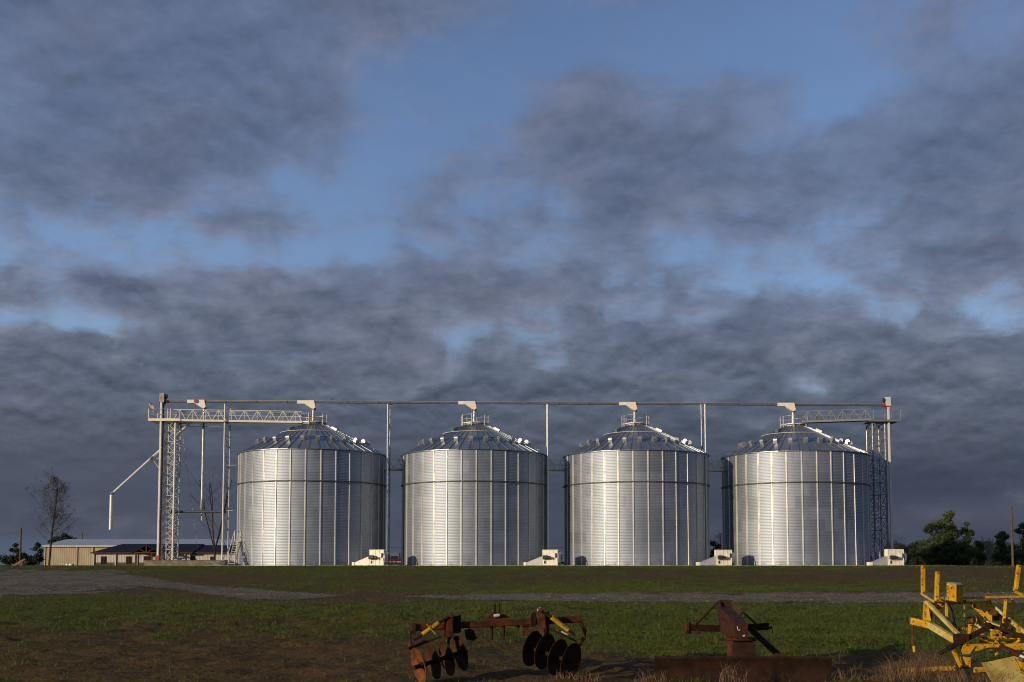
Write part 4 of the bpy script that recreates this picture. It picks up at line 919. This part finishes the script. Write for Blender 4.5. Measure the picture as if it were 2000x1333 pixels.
# ------------------------------------------------------------------ disc plough in the foreground
def disc(name, c, nrm, r, mt, parent, dish=.07):
    nrm = Vector(nrm).normalized(); M4 = nrm.to_track_quat('Z', 'Y').to_matrix().to_4x4(); prof = []
    for k in range(9): q_ = r*k/8; prof.append((max(q_, .002), -dish*(1-(k/8)**2)))
    prof += [(r, .006)] + [(max(r*k/8, .002), -dish*(1-(k/8)**2)+.008) for k in range(7, -1, -1)]
    o = MB().lathe(prof, 40, c, M4, cap=False).build(name, mt, parent, 'auto')
    MB().tube(Vector(c) - nrm*(dish+.03), Vector(c) - nrm*(dish-.045), .045, 8).build('hub', M['rust_d'], o)
    return o
def plough():
    Zl, Zr = 15.7, 16.4
    Z = lambda px: Zl + (Zr-Zl)*(px-805)/(1135-805)
    A = P(808, 1226, Z(808)); B = P(1133, 1209.5, Z(1133))
    r_ = thing('disc_plough', 'rusty disc plough with two gangs of discs standing on bare soil, centre foreground', 'plough', (A.lerp(B, .5).x, 16, Hs(0, 16)))
    MB().beam(A, B, .10, .095, bevel=.012).build('toolbar', M['rust'], r_)
    Q = lambda x_, y_, dz=0.0: P(x_, y_, Z(x_) + dz)
    b = MB(); b.prism([Q(948,1210,-.04), Q(1000,1208,-.04), Q(984,1199,-.04), Q(963,1199,-.04)], (0,.03,0)); hb = b.build('hitch_plate', M['rust'], r_)
    for x_ in (967, 975.5): MB().prism([Q(x_-2.2,1206), Q(x_+2.2,1206), Q(x_+1.6,1183), Q(x_,1175), Q(x_-1.6,1183)], (0,.05,0)).build('hitch_lug', M['rust_d'], r_)
    MB().tube(Q(965,1203,-.08), Q(975,1202,-.08), .022, 8).build('hitch_pin', M['galv_bright'], r_)
    # clamps
    for (x0, x1, y0, y1, mt, dz) in ((868,884,1203,1246,M['rust_d'],-.14), (886,899,1202,1238,M['rust_d'],-.08), (1037,1047,1196,1226,M['rust_d'],-.07), (1064,1073,1195,1240,M['rust_d'],-.07)):
        MB().prism([Q(x0,y1,dz), Q(x1,y1-2,dz), Q(x1,y0,dz), Q(x0,y0+3,dz)], (0, .26, 0)).build('clamp', mt, r_)
    pl = MB().prism([Q(1048,1199,-.16), Q(1050,1196,-.16), Q(1055,1199,-.16), Q(1064,1206,-.16), Q(1066,1232,-.16), Q(1062,1239,-.16), Q(1055,1239,-.16), Q(1052,1233,-.16)][::-1], (0,.025,0)).build('hanger_plate', M['rust_o'], r_)
    MB().tube(Q(1060.5,1232,-.175), Q(1060.5,1232,-.155), .02, 10).build('bolt', M['black'], pl)
    MB().prism([Q(870,1246,-.17), Q(884,1243,-.17), Q(885,1203,-.17), Q(872,1214,-.17)], (0,.025,0)).build('hanger_plate', M['rust'], r_)
    # screw jacks, yellow barrels
    for pts in (((880,1202),(857,1217),(825,1240),(808,1250)), ((1055,1193),(1077,1206),(1110,1231),(1122,1241))):
        a, c, d, e = [Q(*p_, -.16) for p_ in pts]
        j = MB().tube(a, c, .022, 8).tube(d, e, .022, 8).build('screw_jack', M['rust_d'], r_); MB().tube(c, d, .034, 12).build('barrel', M['yellow'], j, 'auto')
        MB().tube(a-Vector((.03,0,0)), a+Vector((.03,0,0)), .035, 8).build('eye_bolt', M['rust'], j)
    MB().tube(Q(833,1219,-.2), Q(851,1239,-.2), .009, 6).build('handle', M['yellow'], r_)
    MB().tube(Q(1052,1189,-.1), Q(1057,1196,-.1), .03, 8).build('jack_nut', M['galv_bright'], r_)
    # short tines and lumps under the bar
    for x_ in (960, 983):
        t_ = MB().tube(Q(x_,1223), Q(x_,1240), .026, 10).tube(Q(x_,1240), Q(x_,1251), .018, 10).build('tine', M['rust_d'], r_, 'auto')
    MB().prism([Q(907,1231), Q(918,1229), Q(926,1233), Q(928,1243), Q(933,1246), Q(926,1252), Q(912,1251), Q(909,1243)][::-1], (0,.12,0)).build('bracket', M['rust_d'], r_)
    MB().prism([Q(1021,1224), Q(1034,1222), Q(1036,1236), Q(1030,1243), Q(1021,1240)][::-1], (0,.1,0)).build('bracket', M['rust'], r_)
    MB().prism([Q(1008,1222), Q(1016,1222), Q(1015,1227), Q(1009,1227)][::-1], (0,.08,0)).build('bracket', M['rust_d'], r_)
    # end plates and hangers to the gangs
    MB().beam(Q(809,1218,-.02), Q(809,1240,-.02), .05, .12).build('end_plate', M['rust_d'], r_)
    MB().path([Q(801,1232), Q(801,1258), Q(806,1270,-.1), Q(817,1300,-.2)], .035, 8).build('gang_arm', M['rust'], r_)
    MB().path([Q(878,1243), Q(874,1262), Q(873,1286,-.1)], .035, 8).build('gang_arm', M['rust_d'], r_)
    MB().path([Q(1133,1214), Q(1137,1222), Q(1143,1232), Q(1141,1246), Q(1133,1257), Q(1122,1272,-.1), Q(1117,1290,-.2)], .03, 8).build('gang_arm', M['rust'], r_)
    MB().path([Q(1068,1238), Q(1064,1255), Q(1060,1270)], .035, 8).build('gang_arm', M['rust_d'], r_)
    MB().beam(Q(1074,1229,-.1), Q(1126,1253,-.2), .04, .03).build('link', M['rust_d'], r_); MB().beam(Q(797,1268,-.2), Q(832,1253,-.1), .05, .04).build('link', M['rust_d'], r_)
    MB().beam(Q(832,1255,-.1), Q(862,1244,-.1), .03).build('link', M['rust_d'], r_); MB().tube(Q(1097,1234,-.14), Q(1108,1240,-.14), .012, 6).build('pin', M['galv_bright'], r_)
    MB().box(Q(830,1222,.03), Q(833,1206,.06)).build('stop', M['rust_d'], r_)
    # axles
    L = [(818,1301,15.1), (846,1292,15.35), (873,1286,15.6), (899,1276,15.85)]; Rr = [(1040,1267,16.1), (1064,1273,15.9), (1089,1284,15.65), (1115,1292,15.4)]
    MB().tube(P(808,1305,15.0), P(903,1274,15.9), .03, 10).build('axle', M['rust_d'], r_); MB().tube(P(1036,1266,16.1), P(1120,1294,15.35), .03, 10).build('axle', M['rust_d'], r_)
    for i, (x_, y_, z_) in enumerate(L):
        d_ = disc('disc', P(x_, y_, z_), (-.87, -.42, -.22), .255, M['rust_o'] if i == 0 else M['disc'], r_)  # end disc in brighter orange rust, part of its sunlight put into the colour
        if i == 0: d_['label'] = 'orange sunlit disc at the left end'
    for i, (x_, y_, z_) in enumerate(Rr): disc('disc', P(x_, y_, z_), (.80, -.55, -.20), .262, M['disc'], r_)
plough()

# ------------------------------------------------------------------ rear grader blade
def grader():
    Zb = 15.5; r_ = thing('grader_blade', 'rusty rear blade implement with wide dark moldboard and red mast, right of the disc plough', 'blade', P(1450, 1333, Zb))
    a = P(1279, 1287, Zb).x; c = P(1625, 1287, Zb).x; zt = zat(1286, Zb); prof = []
    for k in range(9): w = k/8; prof.append((Zb + .10*math.sin(w*math.pi)*1.0 - .02, zt - w*.44))
    vs = [(a, y_, z_) for y_, z_ in prof] + [(c, y_, z_) for y_, z_ in prof] + [(a, y_+.014, z_) for y_, z_ in prof] + [(c, y_+.014, z_) for y_, z_ in prof]; n = 9
    fs = [(i, n+i, n+i+1, i+1) for i in range(8)] + [(2*n+i, 2*n+i+1, 3*n+i+1, 3*n+i) for i in range(8)] + [(0, 2*n, 3*n, n)] + [(i, i+1, 2*n+i+1, 2*n+i) for i in range(8)] + [(n+i, 3*n+i, 3*n+i+1, n+i+1) for i in range(8)]
    MB().add(vs, fs).build('moldboard', M['rust_d'], r_, 'auto')
    MB().box((a-.005, Zb-.03, zt-.004), (c+.005, Zb+.07, zt+.02)).build('top_flange', M['rust_d'], r_)
    MB().box((a, Zb-.035, zt-.50), (c, Zb-.022, zt-.35)).build('cutting_edge', M['rust_d'], r_)
    N = P(1447.5, 1232, 15.45); Fp = P(1415, 1200, 17.2)
    MB().beam(N, Fp, .195, .225, bevel=.012).build('mast_beam', M['rust_r'], r_)
    d_ = (Fp-N).normalized(); MB().beam(N - d_*.02, N - d_*.002, .185, .215).build('end_plate', M['rust_r'], r_)
    b = MB(); b.beam(N - d_*.022 + Vector((-.055,0,.06)), N - d_*.022 + Vector((-.05,0,.015)), .008, .01); b.beam(N - d_*.022 + Vector((-.04,0,.005)), N - d_*.022+Vector((-.02,0,.015)), .012, .01); b.beam(N - d_*.022 + Vector((.02,0,-.07)), N - d_*.022+Vector((.05,0,-.065)), .02, .016); b.build('sticker_scrap', M['flagwhite'], r_)
    MB().box(P(1406,1190,17.25), P(1425,1172,17.4)).build('top_mast', M['rust_r'], r_)
    for x0, y0, x1, y1 in ((1403,1176,1358,1221), (1427,1174,1478,1220)): MB().tube(P(x0,y0,17.2), P(x1,y1,16.7), .016, 8).build('stay_rod', M['rust'], r_)
    for cx, cy in ((1381,1205),(1451,1203)):
        b = MB(); pts = [P(cx + 5*math.cos(w), cy + 5*math.sin(w), 16.9) for w in [i*math.tau/12 for i in range(10)]]; b.path(pts, .007, 5).build('spring_clip', M['rust_d'], r_)
    b = MB(); b.beam(P(1341,1226,16.7), P(1408,1228,16.9), .09, .10); MB.tube(b, P(1343,1216,16.7), P(1343,1238,16.7), .05, 10); b.build('hitch_arm', M['rust_r'], r_)
    b = MB(); b.beam(P(1462,1226,16.6), P(1498,1224,16.7), .09, .10); b.tube(P(1496,1217,16.6), P(1496,1231,16.6), .045, 10); b.build('hitch_arm', M['rust_d'], r_)
    MB().tube(P(1492,1227,16.5), P(1508,1226,16.5), .018, 8).path([P(1506,1226,16.5), P(1509,1232,16.5), P(1508,1238,16.5)], .006, 5).build('hitch_pin', M['rust_d'], r_)
    for x_ in (1342, 1364): MB().box(P(x_-1.5,1239,16.6), P(x_+2,1230,16.7)).build('lug', M['rust_d'], r_)
    MB().prism([P(1407,1236,16.4), P(1432,1252,15.6), P(1432,1234,15.6), P(1407,1206,16.8)][::-1], (.015,0,0)).build('side_gusset', M['rust_r'], r_)
    MB().lathe([(.21, 0), (.21, .035)], 24, P(1448,1250,15.65)).build('pivot_plate', M['rust_r'], r_); MB().box(P(1405,1253,15.8), P(1472,1248,15.95)).build('pivot_bar', M['rust_r'], r_)
    MB().box(P(1432,1290,15.52), P(1465,1252,15.8)).build('pedestal', M['rust_d'], r_); MB().box(P(1423,1284,15.6), P(1430,1252,15.7)).build('pedestal_rib', M['rust'], r_)
    MB().beam(P(1467,1230,16.2), P(1522,1281,15.9), .03, .085).build('angle_brace', M['oldgrey'], r_); MB().box(P(1516,1287,15.6), P(1536,1276,15.7)).build('brace_lug', M['rust_r'], r_)
grader()

# ------------------------------------------------------------------ yellow implement
def implement():
    r_ = thing('toolbar_implement', 'weathered yellow implement frame with uprights and hoses, right foreground corner', 'farm implement', P(1900, 1330, 15.9)); Y = M['yellow']; Yp = M['yellow_p']; Rd = M['rust_d']
    def bm(name, x0, y0, z0, x1, y1, z1, w, h=None, m=Y, bevel=.006, par=r_): 
        u = 14.4/F; A = P(x0,y0,z0); B = P(x1,y1,z1); b = MB().beam(A, B, w*u, (h or w)*u, bevel=bevel); b.cur = 1
        for k in (0.05, 0.95):
            c = A.lerp(B, k); b.tube(c, c + Vector((-.004, -max(w, h or w)*u*.5 - .010, .004)), .011, 6)
        d = (B - A).normalized(); c = A.lerp(B, .985); b.beam(c, c + d*.012, w*u + .012, (h or w)*u + .012)    # weld bead
        return b.build(name, [m, M['rust']], par)
    for a in ((1803,1105,16.9,1803,1161,16.9), (1831,1117,16.3,1829,1176,16.3), (1990,1104,16.9,1983.5,1156,16.9)): bm('upright', *a, 8.5)
    bm('bracket_arm', 1800,1160,16.9, 1828,1178,16.2, 5, m=Yp); bm('bracket_arm', 1983,1156,16.9, 2012,1170,16.2, 6)
    bm('top_rail', 1833,1169,16.3, 2040,1165,16.4, 5); bm('lower_rail', 1816,1179,16.6, 1934,1176,16.6, 7); bm('rear_rail', 1870,1229.5,17.0, 1930,1230,17.0, 7)
    bm('rear_rail', 1836,1172.5,16.5, 1885,1174,16.5, 5)
    bx_ = MB().prism([P(1849,1172,16.1), P(1868,1176,15.85), P(1868,1144,15.85), P(1849,1138,16.1)][::-1], P(1881,1176,16.0)-P(1868,1176,15.85)).build('battery_box', Y, r_)
    MB().prism([P(1849,1137.6,16.1), P(1868,1143.6,15.85), P(1868,1142,15.85), P(1862,1138.5,15.9)][::-1], P(1881,1144,16.0)-P(1868,1144,15.85)).build('box_lid', M['galv'], bx_)
    b = MB()
    for yy in (1145, 1151, 1157): b.prism([P(1850.5,yy+2,16.07), P(1852,yy+2.4,16.05), P(1852,yy-.6,16.05), P(1850.5,yy-1,16.07)][::-1], (-.004,-.004,0))
    b.prism([P(1857,1150,15.98), P(1860,1151,15.94), P(1858.5,1146,15.96)][::-1], (-.004,-.004,0)); b.build('bolt_slot', M['black'], bx_)
    bm('strut', 1849,1169,16.2, 1849,1214,16.2, 6); bm('strut', 1965,1168,16.4, 1961,1220,16.2, 7); bm('strut', 1931,1178,16.6, 1931,1216,16.5, 9)
    bm('brace', 1900,1181,16.6, 1929,1208,16.5, 9); bm('brace', 1840,1182,16.6, 1816,1203,16.6, 9); bm('brace', 1934,1178,16.6, 1962,1203,16.4, 6, m=Yp); bm('brace', 1966,1207,16.3, 2020,1250,15.9, 8, m=Yp)
    MB().prism([P(1804,1213,16.5), P(1819,1216,16.45), P(1812,1178,16.55), P(1806,1174,16.55)][::-1], (0,.05,0)).build('upright_gusset', Y, r_)
    bm('long_brace', 1810,1176,16.5, 1874,1242,15.7, 9, 7, m=Yp)
    bm('side_arm', 1781,1213,16.4, 1818,1222,16.2, 13, 15); bm('side_arm', 1816,1221,16.2, 1868,1252,15.7, 12, 14, m=Yp)
    MB().tube(P(1781,1203,16.4), P(1786,1277,16.4), .017, 10).build('jack_rod', M['rust'], r_); MB().tube(P(1779,1206,16.4), P(1779,1216,16.4), .03, 10).build('rod_cap', M['black'], r_); MB().tube(P(1785,1262,16.37), P(1786,1274,16.37), .022, 10).build('rod_sleeve', Y, r_)
    # rusty cross bars
    bm('rusty_bar', 1850,1268,15.5, 1936,1222,15.6, 5, 11, m=Rd); bm('rusty_bar', 1930,1222,15.6, 2015,1250,15.4, 5, 10, m=Rd); bm('rusty_link', 1835,1277,15.6, 1876,1256,15.6, 6, 8, m=Rd)
    MB().prism([P(1921,1226,15.5), P(1932,1232,15.5), P(1938,1222,15.5), P(1927,1215,15.5)][::-1], (0,.05,0)).build('rusty_lug', Rd, r_); MB().box(P(1868,1252,15.5), P(1886,1238,15.62)).build('rusty_lug', Rd, r_); MB().prism([P(1956,1226,15.5), P(1970,1226,15.5), P(1972,1218,15.5), P(1958,1219,15.5)][::-1], (0,.06,0)).build('rusty_lug', Rd, r_)
    c = P(1946.5,1240.5,15.35); fl = MB().tube(c + Vector((0,.05,0)), c, .072, 20).build('flange', Y, r_, 'auto'); MB().tube(c + Vector((0,-.012,0)), c + Vector((0,-.001,0)), .022, 12).build('flange_bore', M['black'], fl)
    b = MB()
    for k in range(6): w = k*math.tau/6; q_ = c + Vector((.05*math.cos(w), -.006, .05*math.sin(w))); b.tube(q_, q_+Vector((0,-.008,0)), .008, 6)
    b.build('flange_bolt', M['rust'], fl)
    bm('main_beam', 1882,1265,15.6, 2060,1262,15.6, 12, 14); bm('main_post', 1886,1258,15.6, 1886,1303,15.6, 17, 14); bm('post_brace', 1862,1271,15.5, 1877,1303,15.5, 5, 8)
    MB().prism([P(1874,1306,15.6), P(1897,1306,15.6), P(1895,1295,15.6), P(1884,1300,15.6), P(1876,1298,15.6)][::-1], (0,.14,0)).build('rusted_foot', Rd, r_)
    bm('ground_bar', 1762,1310,16.0, 1868,1305,15.7, 8, 10); bm('ground_bar', 1902,1309,15.6, 1936,1307,15.6, 8, 11)
    bm('beam_clamp', 1941,1256,15.5, 1950,1266,15.5, 9, 14); bm('drop_post', 1946,1250,15.6, 1946,1282,15.6, 5)
    MB().prism([P(1917,1294,15.6), P(1966,1293,15.7), P(2000,1276,15.7), P(2040,1268,15.7), P(2030,1350,15.0), P(1946,1350,15.0)][::-1], (0,.0,-.012)).build('shield_plate', Yp, r_)
    MB().prism([P(1980,1285,15.55), P(2000,1274,15.55), P(2030,1268,15.55), P(2030,1340,15.2), P(1992,1310,15.3)][::-1], (0,-.02,.01)).build('shield_side', Y, r_)
    MB().tube(P(1993,1288,15.50), P(1993,1288,15.4), .032, 12).build('shield_bolt', M['black'], r_)
    cy = MB().tube(P(1951,1263,15.5), P(1990,1280,15.4), .036, 12).build('hydraulic_cylinder', M['rust_r'], r_, 'auto'); MB().tube(P(1990,1280,15.4), P(2012,1289,15.35), .018, 10).build('piston_rod', M['galv_bright'], cy, 'auto')
    MB().path([P(1874,1279,15.5), P(1893,1280,15.45), P(1915,1272,15.45), P(1932,1267,15.45), P(1955,1267,15.45), P(1972,1274,15.4)], .016, 8).build('hose', M['black'], r_)
    MB().path([P(1838,1171,16.1), P(1850,1178,16.1), P(1857,1195,16.1), P(1861,1215,16.1), P(1868,1236,16.0)], .014, 8).build('hose', M['black'], r_)
    MB().path([P(1852,1178,16.15), P(1860,1192,16.15), P(1864,1212,16.15), P(1869,1234,16.0)], .011, 8).build('hose', M['black'], r_)
    MB().path([P(1825,1200,16.4), P(1825,1230,16.4), P(1820,1243,16.4), P(1814,1238,16.4), P(1813,1226,16.4)], .010, 8).build('hose', M['black'], r_)
    pts = [P(1893,1216,16.1) + Vector((.085*math.cos(w)*1.05, .03*math.cos(w), .085*math.sin(w))) for w in [R(a) for a in range(0, 231, 15)]]
    MB().path(pts, .022, 8).build('rubber_loop', M['black'], r_); MB().tube(P(1893,1214,16.1), P(1903,1212,16.05), .04, 12).build('small_drum', M['rust_o'], r_)
    bm('hanger', 1895,1221,15.9, 1893,1245,15.8, 8, 5); bm('hanger', 1989,1220,15.6, 1989,1240,15.6, 8, 5); bm('link_arm', 1905,1219,16.0, 1923,1232,15.9, 5, m=Yp)
    MB().prism([P(1910,1207,16.3), P(1924,1216,16.2), P(1922,1224,16.2), P(1906,1218,16.3)][::-1], (0,.04,0)).build('side_plate', Y, r_)
    bm('slanting_beam', 1928,1216,16.2, 1962,1228,16.0, 11, 8, m=Yp); bm('lower_link', 1915,1246,16.4, 1990,1246,16.3, 6); bm('lower_link', 1968,1234,16.0, 2020,1262,15.8, 9, 7)
    MB().tube(P(1941,1208,16.6), P(1950,1208,16.6), .035, 12).tube(P(1950,1205,16.6), P(1954,1205,16.6), .05, 12).build('bearing', M['rust_o'], r_)
    MB().prism([P(1926,1216,16.1), P(1962,1229,15.95), P(1958,1237,15.95), P(1935,1236,16.0), P(1924,1226,16.1)][::-1], (0,.03,0)).build('side_plate', Yp, r_)
    MB().prism([P(1922,1204,16.45), P(1936,1180,16.5), P(1938,1218,16.4), P(1928,1222,16.4)][::-1], (0,.02,0)).build('corner_gusset', Y, r_)
    MB().prism([P(1888,1262,15.55), P(1904,1262,15.55), P(1894,1276,15.55)][::-1], (0,-.02,0)).build('corner_gusset', Y, r_)
    bm('rear_rail', 1912,1253,16.6, 1975,1255,16.5, 5, 6); bm('rear_rail', 1900,1237,16.8, 1922,1238,16.8, 5, 6, m=Yp); bm('brace', 1972,1262,16.0, 2005,1240,15.9, 6, 8)
    bm('rear_post', 1978,1170,16.9, 1976,1232,16.8, 5); bm('cross_stay', 1884,1181,16.6, 1884,1230,16.9, 4, m=Yp); bm('rusty_link', 1940,1248,15.7, 1972,1233,15.7, 4, 6, m=Rd)
    MB().path([P(1905,1200,16.3), P(1912,1212,16.2), P(1916,1228,16.1), P(1926,1240,16.0), P(1938,1246,15.9)], .011, 8).build('hose', M['black'], r_)
    MB().tube(P(1934,1196,16.5), P(1938,1196,16.4), .045, 14).build('pulley', M['rust_o'], r_); MB().tube(P(1962,1212,16.2), P(1968,1212,16.15), .03, 12).build('pivot_pin', M['rust'], r_)
implement()

# ------------------------------------------------------------------ dry grass clumps
def tuft(name, label, px, py, Z, n, h, spread, seed, lean=.5, width=.0022):
    rnd = np.random.RandomState(seed); c = P(px, py, Z); c.z = Hs(c.x, c.y)
    a = rnd.rand(n)*math.tau; rr = spread*np.sqrt(rnd.rand(n)); x_ = c.x + rr*np.cos(a)*1.6; y_ = c.y + rr*np.sin(a)*.6
    base = np.stack([x_, y_, H(x_, y_) - .01], 1); hh = h*(.35 + .65*rnd.rand(n)); b2 = rnd.rand(n)*math.tau; ln = lean*hh*(.2 + rnd.rand(n))
    dv = np.stack([np.cos(b2)*ln, np.sin(b2)*ln*.6, 0*b2], 1); up = np.stack([0*hh, 0*hh, hh], 1)
    mid = base + dv*.35 + up*.68; tip = base + dv*1.15 + up*np.where(rnd.rand(n) < .35, .75, 1.0)[:, None]
    ww = width*(.7 + .8*rnd.rand(n)); sd_ = np.stack([ww, 0*ww, 0*ww], 1)
    o0 = np.array(c); o = tri_cloud(name, base - o0, tip - o0, sd_, rnd.rand(n), M['straw'], mid - o0); o.location = c; tag(o, label, 'dry grass', 'dry grass clumps in the foreground'); return o
tuft('dry_grass_clump', 'dense brown dry grass clump under the left end of the yellow implement', 1800, 1322, 15.8, 520, .44, .40, 1, .9)
tuft('dry_grass_clump', 'bent golden grass stems in front of the middle of the dark blade', 1432, 1345, 14.95, 46, .42, .13, 2, .7, .004)
tuft('dry_grass_clump', 'thin golden grass stems at the left end of the dark blade', 1272, 1345, 15.0, 42, .34, .16, 3, .8, .0032)
tuft('dry_grass_clump', 'low brown dry grass between the dark blade and the yellow implement', 1690, 1322, 15.6, 120, .24, .34, 4, 1.2)
tuft('dry_grass_clump', 'brown dry grass at the foot of the yellow main post', 1905, 1335, 15.3, 170, .26, .36, 5, 1.1)
tuft('dry_grass_clump', 'few tall straw stems behind the left half of the dark blade', 1355, 1300, 16.3, 40, .42, .45, 6, .5, .002)
tuft('dry_grass_clump', 'small tuft of straw at the foot of the right disc gang', 1130, 1330, 15.3, 90, .16, .22, 8, .9, .003)
tuft('dry_grass_clump', 'single tall leaning straw stems off the right end of the dark blade', 1632, 1318, 15.8, 9, .62, .08, 11, .35, .0026)
